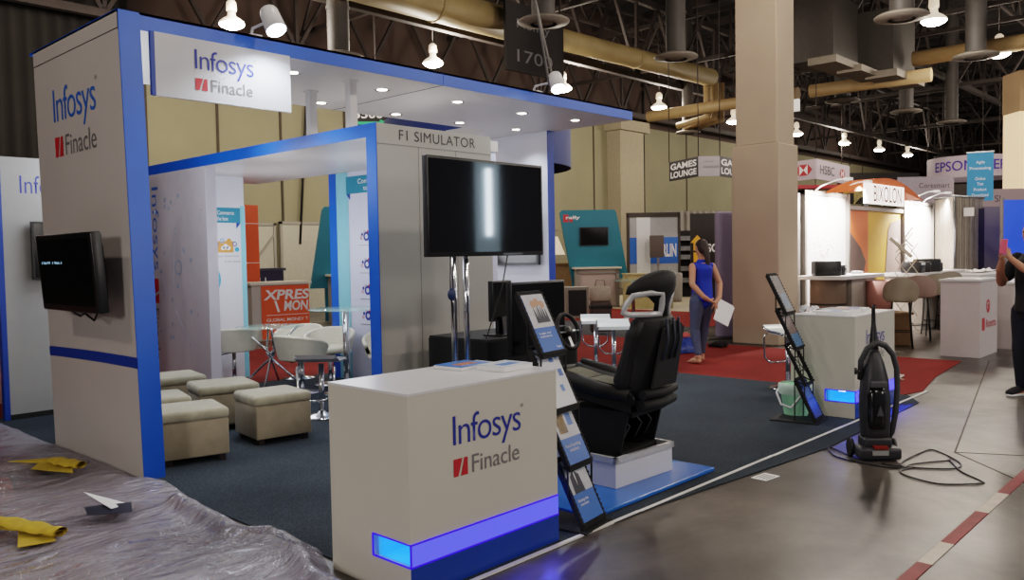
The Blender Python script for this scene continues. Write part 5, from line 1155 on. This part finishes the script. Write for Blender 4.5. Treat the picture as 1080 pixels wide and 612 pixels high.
# dark black stands behind
x,y=at_dir(940,44); t=thing('black_truss_sign','wide black hanging sign box behind the orange arched sign','sign',(x,y,0),math.radians(-47+10)); b=MB(); b.box((-3,0,3.9),(1.6,.2,5.5)); b.box((1.6,0,3.7),(3.0,.2,5.3)); b.build('sign_box',SIGNK,t); b=MB(); b.box((.9,-.01,4.0),(2.0,0,4.5)); b.build('gold_lettering_patch',mat('dim_gold','#6b5a24',.6,var=.5,vs=6),t)
b=MB(); b.tube([(-2.8,.1,5.5),(-2.8,.1,12)],.02,5); b.tube([(2.8,.1,5.3),(2.8,.1,12)],.02,5); b.build('sign_cable',TRUSSM,t)
x,y=at_dir(985,30); t=thing('distant_booth_sign','pale distant booth header with small dark letters behind the curtain','sign',(x,y,0),math.radians(-47)); b=MB(); b.box((-1.3,0,2.6),(.7,.1,4.1)); b.build('header_board',mat('dim_lilac_board','#8a8492',.6,var=.05),t); text('header_text','Coresmart',(-.55,-.003,3.7),(1.1,0,0),(0,0,.18),PRINTK,t); b=MB(); b.box((-1.3,.0,0),(-1.2,.1,2.6)); b.box((.6,0,0),(.7,.1,2.6)); b.build('post',STEEL,t)
x,y=at_dir(1010,30.5); t=thing('black_banner_box','small black banner box under the round white sign','sign',(x,y,0),math.radians(-47)); b=MB(); b.box((-.4,0,2.5),(1.1,.3,3.85)); b.build('sign_box',SIGNK,t); b=MB(); b.box((0,.1,0),(.1,.2,2.5)); b.build('post',STEEL,t)
x,y=at_dir(1060,26); t=thing('grey_booth_header','grey booth header with dark letters right of the blue vertical banner','sign',(x,y,0),math.radians(-47)); b=MB(); b.box((-.9,0,2.0),(.9,.1,3.35)); b.build('header_board',mat('dim_pink_board','#8c7c80',.6),t); text('header_text','Sk',(-.35,-.003,2.95),(.3,0,0),(0,0,.2),PRINTK,t); b=MB(); b.box((-.9,0,0),(-.8,.1,2.0)); b.box((.8,0,0),(.9,.1,2.0)); b.build('post',STEEL,t)
x,y=at_dir(992,40); t=thing('small_black_hanging_sign','small black hanging sign above the round white sign','sign',(x,y,0),math.radians(-47)); b=MB(); b.box((-.3,0,5.4),(.5,.1,5.9)); b.build('sign_board',SIGNK,t); text('sign_text','ROUTE',(-.2,-.003,5.6),(.6,0,0),(0,0,.14),LOGOG,t); b=MB(); b.tube([(.1,.05,5.9),(.1,.05,12)],.02,5); b.build('sign_cable',TRUSSM,t)
t=thing('exit_sign','small white box sign on the right side of the concrete column','sign',(13.69,6.3,3.93)); b=MB(); b.box((0,-.22,0),(.06,-.0,.2)); b.build('box',mat('lit_white_box','#d5d0c8',.5,emit=.3,ecol='#ffffff'),t)
# ------------------------------------------------------------------ printer booth at the right
BW=mat('bright_booth_panel','#dcd6d2',.5,var=.05,vs=6); BG=mat('booth_grey_frame','#8a8580',.5,.2)
t=thing('exhibit_backwall','brightly lit white and orange-yellow exhibit booth wall right of the column','exhibit wall',(14.9,6.55,0))
YB=0
b=MB(); b.box((.05,0,.0),(2.05,.08,2.62)); b.build('left_white_panel',BW,t)
b=MB(); b.box((5.5,0,0),(7.6,.08,2.62)); b.build('right_white_panel',BW,t)
b=MB()
for x_ in(0,2.05,5.42,7.6): b.box((x_,-.06,0),(x_+.08,.1,2.68))
b.box((0,-.04,2.6),(2.1,.1,2.68)); b.box((5.42,-.04,2.6),(7.68,.1,2.68)); b.box((2.1,-.04,2.38),(5.45,.1,2.46)); b.build('frame',BG,t)
b=MB(); b.box((2.13,.02,0),(3.35,.08,2.4)); b.build('orange_panel',mat('coral_orange','#c4663c',.5,var=.04),t)
b=MB(); b.box((3.35,.02,0),(5.42,.08,2.4)); b.build('yellow_panel',mat('mustard_panel','#c79a3c',.5,var=.04),t)
b=MB(); b.poly([(2.13,.01,.9),(2.13,.01,1.95),(2.35,.01,1.9),(2.9,.01,1.6),(3.2,.01,1.3),(3.0,.01,.9)]); b.build('brown_shape',mat('brown_print','#55443e',.5),t)
b=MB(); b.poly([(4.35,.01,.9),(4.55,.01,2.0),(4.75,.01,2.15),(5.42,.01,2.25),(5.42,.01,.9)]); b.build('taupe_shape',mat('taupe_print','#8d7b74',.5),t)
b=MB(); random.seed(9)
for _ in range(150):
    xx=random.gauss(1.0,.35); zz=random.gauss(1.55,.3); 
    if 0.2<xx<1.9 and .95<zz<2.4: b.box((xx,-.003,zz),(xx+.03,0,zz+.03))
b.build('speckle_print',mat('speckle_ink','#b5aaa6',.5),t)['kind']='stuff'
text('small_print','pay smart',(4.8,-.0,1.7),(.35,0,0),(0,0,.1),PRINTW,t)
t=thing('arched_orange_sign','orange arched sign with tall letters over the bright booth','sign',(17.45,6.3,0))
b=MB(); b.grid(lambda u,v:(-1.6+4.3*u,-.25+.5*v,2.6+.42*math.sin(PI*(.04+.92*u))),24,3); b.grid(lambda u,v:(-1.6+4.3*u,-.25,2.6+(.42-.2*v)*math.sin(PI*(.04+.92*u))),24,2); b.build('orange_arch',mat('bright_orange','#c85a22',.5,var=.04,emit=.08,ecol='#c85a22'),t)
b=MB(); b.box((-.95,-.3,2.46),(1.3,-.27,2.86)); b.build('white_letter_board',mat('lit_board','#e8e2dc',.5,emit=1.6,ecol='#fff2e8'),t)
text('sign_text','BIXOLON',(-.5,-.3,2.51),(1.6,0,0),(0,0,.32),mat('brown_red_letters','#7a3524',.5),t,lift=.01)
t=thing('arched_pattern_sign','small arched sign with yellow pattern and white edge behind the orange arch','sign',(*at_dir(914,22.5),0)); b=MB(); b.grid(lambda u,v:(-.9+1.4*u,.0+.3*v,2.9+.4*math.sin(PI*(.1+.6*u))),14,2); b.grid(lambda u,v:(-.9+1.4*u,0,2.9+.4*math.sin(PI*(.1+.6*u))-.3*v),14,2); b.build('pattern_face',mat('yellow_pattern','#7c6a2a',.5,var=.6,vs=9),t); b=MB(); b.grid(lambda u,v:(.5+.7*u,0,2.9+.4*math.sin(PI*(.7+.25*u))-.22*v),10,2); b.build('white_edge',mat('lit_board2','#e0d8d0',.5,emit=.3,ecol='#ffffff'),t); b=MB(); b.box((.3,.1,0),(.38,.18,3.2)); b.build('post',STEEL,t)
def arm_light(x,y,z,label):
    t=thing('arm_spotlight',label,'spotlight',(x,y,z)); b=MB(); b.tube([(0,.0,-.02),(.08,-.1,.08),(.35,-.3,.2),(.5,-.42,.22)],.014,6); b.build('arm',mat('lit_white_metal','#e8e4de',.4,emit=.3,ecol='#ffffff'),t); b=MB(); b.box((.44,-.5,.19),(.6,-.38,.24)); b.build('lamp_head',mat('lit_white_metal','#e8e4de',.4),t); plight(x+.1,y-.5,z+.05,620,(1,.93,.88),.08,spot=math.radians(130),rot=(x+.0,y+.15,1.7),name='booth_spot')
arm_light(15.3,6.5,2.68,'left arm light over the bright white booth panel'); arm_light(16.3,6.5,2.68,'second arm light over the bright white booth panel'); arm_light(20.7,6.5,2.68,'arm light over the right bright panel, nearer one'); arm_light(21.6,6.5,2.68,'arm light over the right bright panel, farther one')
# curtain
t=thing('pleated_curtain','tall grey pleated curtain booth at the right','curtain',(0,0,0)); A=at_dir(986,20.8);Bc=at_dir(1006,19.6);C_=at_dir(1037,20.6)
def cur(u,v):
    P,Q,f=(A,Bc,u*2) if u<.5 else (Bc,C_,u*2-1)
    x=P[0]+(Q[0]-P[0])*f; y=P[1]+(Q[1]-P[1])*f; w=.035*math.sin(u*150)+.015*math.sin(u*67)
    return (x-.7*w,y-.7*w,.05+2.7*v)
b=MB(); b.grid(cur,220,2); b.build('cloth',mat('grey_silver_drape','#8f867a',.6,var=.12,vs=5),t)
b=MB(); b.tube([(A[0],A[1],2.77),(Bc[0],Bc[1],2.77),(C_[0],C_[1],2.77)],.03,8); b.tube([(Bc[0],Bc[1],0),(Bc[0],Bc[1],2.77)],.03,8); b.build('curtain_rail',STEEL,t)
nx,ny=at_dir(1022,19.8); b=MB(); b.box((nx-.1,ny-.12,2.3),(nx-.08,ny+.1,2.5)); b.build('number_card',PRINTW,t)
x,y=at_dir(1048,20.5); t=thing('grey_booth_partition','grey partition with painted violet shadow strip right of the curtain','partition',(x,y,0),math.radians(-47+8)); b=MB(); b.box((-.28,0,0),(.4,.06,2.55)); b.build('panel',mat('grey_partition','#7a7270',.6,var=.05),t); b=MB(); b.box((-.5,-.02,0),(-.28,.04,2.5)); b.build('violet_shadow',mat('shadow_violet','#2c2436',.8),t)  # dark violet board stands in for the shadow between curtain and partition
x,y=at_dir(1082,19.5); t=thing('blue_projection_screen','glowing blue screen at the right edge behind the person','screen',(x,y,0),math.radians(-47+8)); b=MB(); b.box((-.58,0,1.35),(1.2,.06,2.65)); b.build('screen_panel',mat('blue_glow_screen','#1c3fb0',.5,emit=.55,ecol='#1c46d8',var=.3,vs=.8),t); b=MB(); b.box((-.62,.01,0),(-.55,.08,2.7)); b.box((-.6,.01,1.25),(1.2,.08,1.35)); b.box((-.58,.02,0),(1.2,.06,1.25)); b.build('frame',mat('grey_partition','#7a7270',.6),t)
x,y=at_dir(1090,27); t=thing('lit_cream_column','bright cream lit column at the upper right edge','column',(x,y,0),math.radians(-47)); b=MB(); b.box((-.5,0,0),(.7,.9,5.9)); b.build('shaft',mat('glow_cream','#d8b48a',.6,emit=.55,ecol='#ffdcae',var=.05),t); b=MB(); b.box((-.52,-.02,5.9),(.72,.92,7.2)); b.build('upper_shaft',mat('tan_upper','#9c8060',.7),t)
# counters in that booth
t=thing('display_counter','long white display counter under the bright booth panel','counter',(14.05,5.45,0),0)
b=MB(); b.box((.6,.1,0),(1.75,.75,1.06)); b.build('cabinet',mat('grey_beige_counter','#9f978f',.5,var=.04),t)
b=MB(); b.box((-.05,-.02,1.06),(1.85,.85,1.12)); b.build('top_board',WHITE,t)
b=MB(); b.lathe([(.3,0.01),(.3,1.06)],c=(.3,.4,0),seg=24); b.build('round_pedestal',mat('brown_pedestal','#6a5648',.6,var=.05),t); b=MB()
for z in(.45,.62): b.lathe([(.305,z),(.305,z+.025)],c=(.3,.4,0),seg=24)
b.build('pedestal_band',BLACKM,t)
def printer(x,y,z,rz,label,s=1):
    t=thing('receipt_printer',label,'printer',(x,y,z),rz); b=MB(); b.box((-.14*s,-.17*s,0),(.14*s,.17*s,.2*s),bev=.03); b.build('housing',BLACK,t); b=MB(); b.box((-.1*s,-.175*s,.14*s),(.1*s,-.165*s,.18*s)); b.build('paper_slot',PRINTW,t); return t
printer(14.4,5.9,1.12,.6,'black printer at the left on the long white display counter',1.3); printer(14.75,5.85,1.12,.2,'small black and grey device beside the printer on the long counter',.9)
b=MB(); b.box((15.4,5.7,1.121),(15.6,5.85,1.17)); tag(b.build('card_holder',PRINTW),'small white card box on the long display counter','box')
t=thing('display_counter','white rear counter with black printers behind the barrel-backed stools','counter',(17.4,5.1,0)); b=MB(); b.box((-.4,0,0),(2.6,.7,1.03)); b.build('cabinet',mat('grey_beige_counter','#9f978f',.5),t); b=MB(); b.box((-.45,-.04,1.03),(2.65,.75,1.09)); b.build('top_board',WHITE,t)
for i,(x_,s_,l) in enumerate(((17.25,1.1,'black printer leftmost on the rear counter'),(17.75,1.0,'black printer second on the rear counter'),(18.1,1.3,'largest black printer on the rear counter'),(18.5,.9,'small black printer at the right of the rear counter'))): printer(x_,5.35,1.09,.3*i,l,s_)
t=thing('display_counter','white counter with loose papers right of the wire stools','counter',(17.6,4.3,0)); b=MB(); b.box((0,0,0),(2.8,.6,.98)); b.build('cabinet',mat('pinkish_counter','#a3918c',.5,var=.04),t); b=MB(); b.box((-.05,-.05,.98),(2.9,.65,1.04)); b.build('top_board',WHITE,t)
random.seed(4)
t=thing('loose_papers','loose crumpled papers and plastic on the right counter','papers',(18.9,4.55,1.041)); b=MB(); b.grid(lambda u,v:(u*1.3,v*.3,.02+.1*abs(noise.noise(Vector((u*7,v*5,8))))),24,8); b.build('sheets',PRINTW,t)
# right kiosk
t=thing('white_kiosk','white kiosk box with red marks at the edge of the red carpet','kiosk',(13.12,3.17,0)); b=MB(); b.box((0,0,0.0),(.95,.52,1.09)); b.build('cabinet',mat('kiosk_pinkish_white','#bdb2b2',.45,var=.03),t); b=MB(); b.box((-.02,-.02,1.09),(.97,.54,1.12)); b.build('top_board',WHITE,t)
b=MB(); icon_ring(b,(.42,0,.72),.1,.035,Vector((1,0,0)),Vector((0,0,1)),Vector((0,-.003,0)),seg=20); b.box((.4,-.004,.66),(.46,-.002,.75)); b.build('red_mark',LOGOR,t); b=MB(); b.box((.1,-.004,.38),(.24,-.002,.56)); b.build('red_mark',LOGOR,t); text('kiosk_text','Rosetta',(.32,-.001,.41),(.55,0,0),(0,0,.12),LOGOR,t)
t=thing('white_kiosk','low white cabinet partly hidden behind the person at the right edge','cabinet',(14.5,3.05,0)); b=MB(); b.box((0,0,0),(1.5,.7,1.0)); b.build('cabinet',mat('kiosk_pinkish_white','#bdb2b2',.45),t); b=MB(); b.box((-.02,-.02,1.0),(1.52,.72,1.03)); b.build('top_board',WHITE,t)
# wire bar stools with barrel backs
def wire_stool(x,y,rz,label,m):
    t=thing('barrel_bar_stool',label,'stool',(x,y,0),rz,'barrel-backed bar stools with black wire legs')
    for k in range(4):
        a=PI/4+k*PI/2; b=MB(); b.tube([(.24*math.cos(a),.24*math.sin(a),0),(.17*math.cos(a),.17*math.sin(a),.74)],.011,6); b.build('leg',BLACKM,t)
    b=MB(); q=[(.215*math.cos(PI/4+k*PI/2),.215*math.sin(PI/4+k*PI/2),.26) for k in range(4)]; b.tube(q,.008,6,closed=True); b.build('footrest',BLACKM,t)
    b=MB(); b.lathe([(.001,.73),(.21,.73),(.225,.76),(.2,.79),(.001,.79)]); b.build('seat',m,t)
    b=MB()
    def s(u,v,o): a=math.radians(-100+200*u); h=.36*(math.cos((u-.5)*PI)**.6 if abs(u-.5)<.499 else 0); r=.235+.03*v+o; return (r*math.cos(a),r*math.sin(a),.76+max(.02,h)*v)
    b.grid(lambda u,v:s(u,v,0),24,4); b.grid(lambda u,v:s(u,v,-.02),24,4); b.build('curved_backrest',m,t); return t
WOOD=mat('greige_shell','#8c8272',.5,var=.08,vs=8)
x,y=at_dir(950,13.2); wire_stool(x,y,math.radians(-160),'barrel-backed bar stool nearest the left, black wire legs',WOOD)
x,y=at_dir(970,14.2); wire_stool(x,y,math.radians(-165),'barrel-backed bar stool second from left with pinkish shell',mat('pink_taupe_shell','#8f7870',.5,var=.05))
x,y=at_dir(985,15); wire_stool(x,y,math.radians(-150),'barrel-backed bar stool third from left',WOOD)
x,y=at_dir(999,16); wire_stool(x,y,math.radians(-150),'barrel-backed bar stool farthest right by the kiosk',WOOD)
t=thing('pink_armchair','pink rounded armchair shell behind the long display counter','chair',(*at_dir(935,15),0)); b=MB(); b.lathe([(.001,.4),(.3,.42),(.36,.6),(.38,1.0),(.34,1.0),(.3,.6),(.001,.5)],a0=PI*.0,a1=PI*1.2,seg=20); b.build('shell',mat('dusty_pink','#a06e66',.6,var=.05),t); b=MB(); b.tube([(0,0,0),(0,0,.45)],.04,8); b.build('pedestal',STEEL,t)
# lattice frame
t=thing('lattice_display_frame','white folding lattice display frame leaning behind the stools','display frame',(*at_dir(956,14.9),0),math.radians(-47)); LM=mat('pale_lattice','#b8ae9c',.5,.2)
b=MB()
for i in range(6):
    z0=.1+.26*i; 
    for sx in(-.2,.0): b.bar((sx,0,z0),(sx+.2,0,z0+.26),.012); b.bar((sx+.2,.01,z0),(sx,.01,z0+.26),.012)
b.build('lattice',LM,t); b=MB(); b.bar((-.3,-.02,1.75),(.08,-.02,1.42),.05); b.bar((.1,-.02,1.95),(-.05,-.02,1.75),.02); b.bar((-.2,-.02,1.5),(.1,-.02,1.85),.015); b.bar((-.05,-.02,1.75),(.1,-.02,1.6),.02); b.build('top_rail',LM,t)
x,y=at_dir(938,13.6); simple_box('storage_box','small tan storage box on the floor left of the barrel-backed stools','box',x,y,math.radians(-40),.5,.4,.5,mat('tan_carton','#74593a',.8,var=.1))
b=MB(); b.box((14.3,6.56,0),(14.85,6.62,2.62)); b.box((14.3,6.6,0),(14.36,7.6,2.62)); tag(b.build('grey_partition',mat('grey_partition2','#77726e',.6,var=.05)),'grey partition wall beside the right edge of the column','partition')
t=thing('added_glare_light','added unseen tube light across the aisle, making the glare on the large television','light stand',(16.1,-6.2,0))  # added out-of-view light, shaped to give the vertical streak on the television glass
b=MB(); b.box((-.45,0,.4),(.45,.05,4.2)); b.build('added_glow_panel',mat('soft_panel','#9fb4c4',.6,emit=2.2,ecol='#bcd8e8'),t)
b=MB(); b.box((-.07,.05,2.1),(.07,.12,3.9)); b.build('tube',mat('tube_glow','#eef8ff',.4,emit=34,ecol='#e4f4ff'),t)
b=MB(); b.box((-.4,-.3,0),(.4,.3,.04)); b.box((-.04,-.04,.04),(.04,0,.5)); b.build('base',STEEL,t)
# ------------------------------------------------------------------ world + view
w=bpy.data.worlds.new('world'); SC.world=w; w.use_nodes=True; bg=w.node_tree.nodes['Background']; bg.inputs[0].default_value=(.9,.85,.95,1); bg.inputs[1].default_value=.12
SC.view_settings.view_transform='Filmic'; SC.view_settings.look='Medium High Contrast'; SC.view_settings.exposure=.36
SC.render.film_transparent=False
SC.cycles.max_bounces=6; SC.cycles.diffuse_bounces=3; SC.cycles.glossy_bounces=3; SC.cycles.transparent_max_bounces=8; SC.cycles.sample_clamp_indirect=4
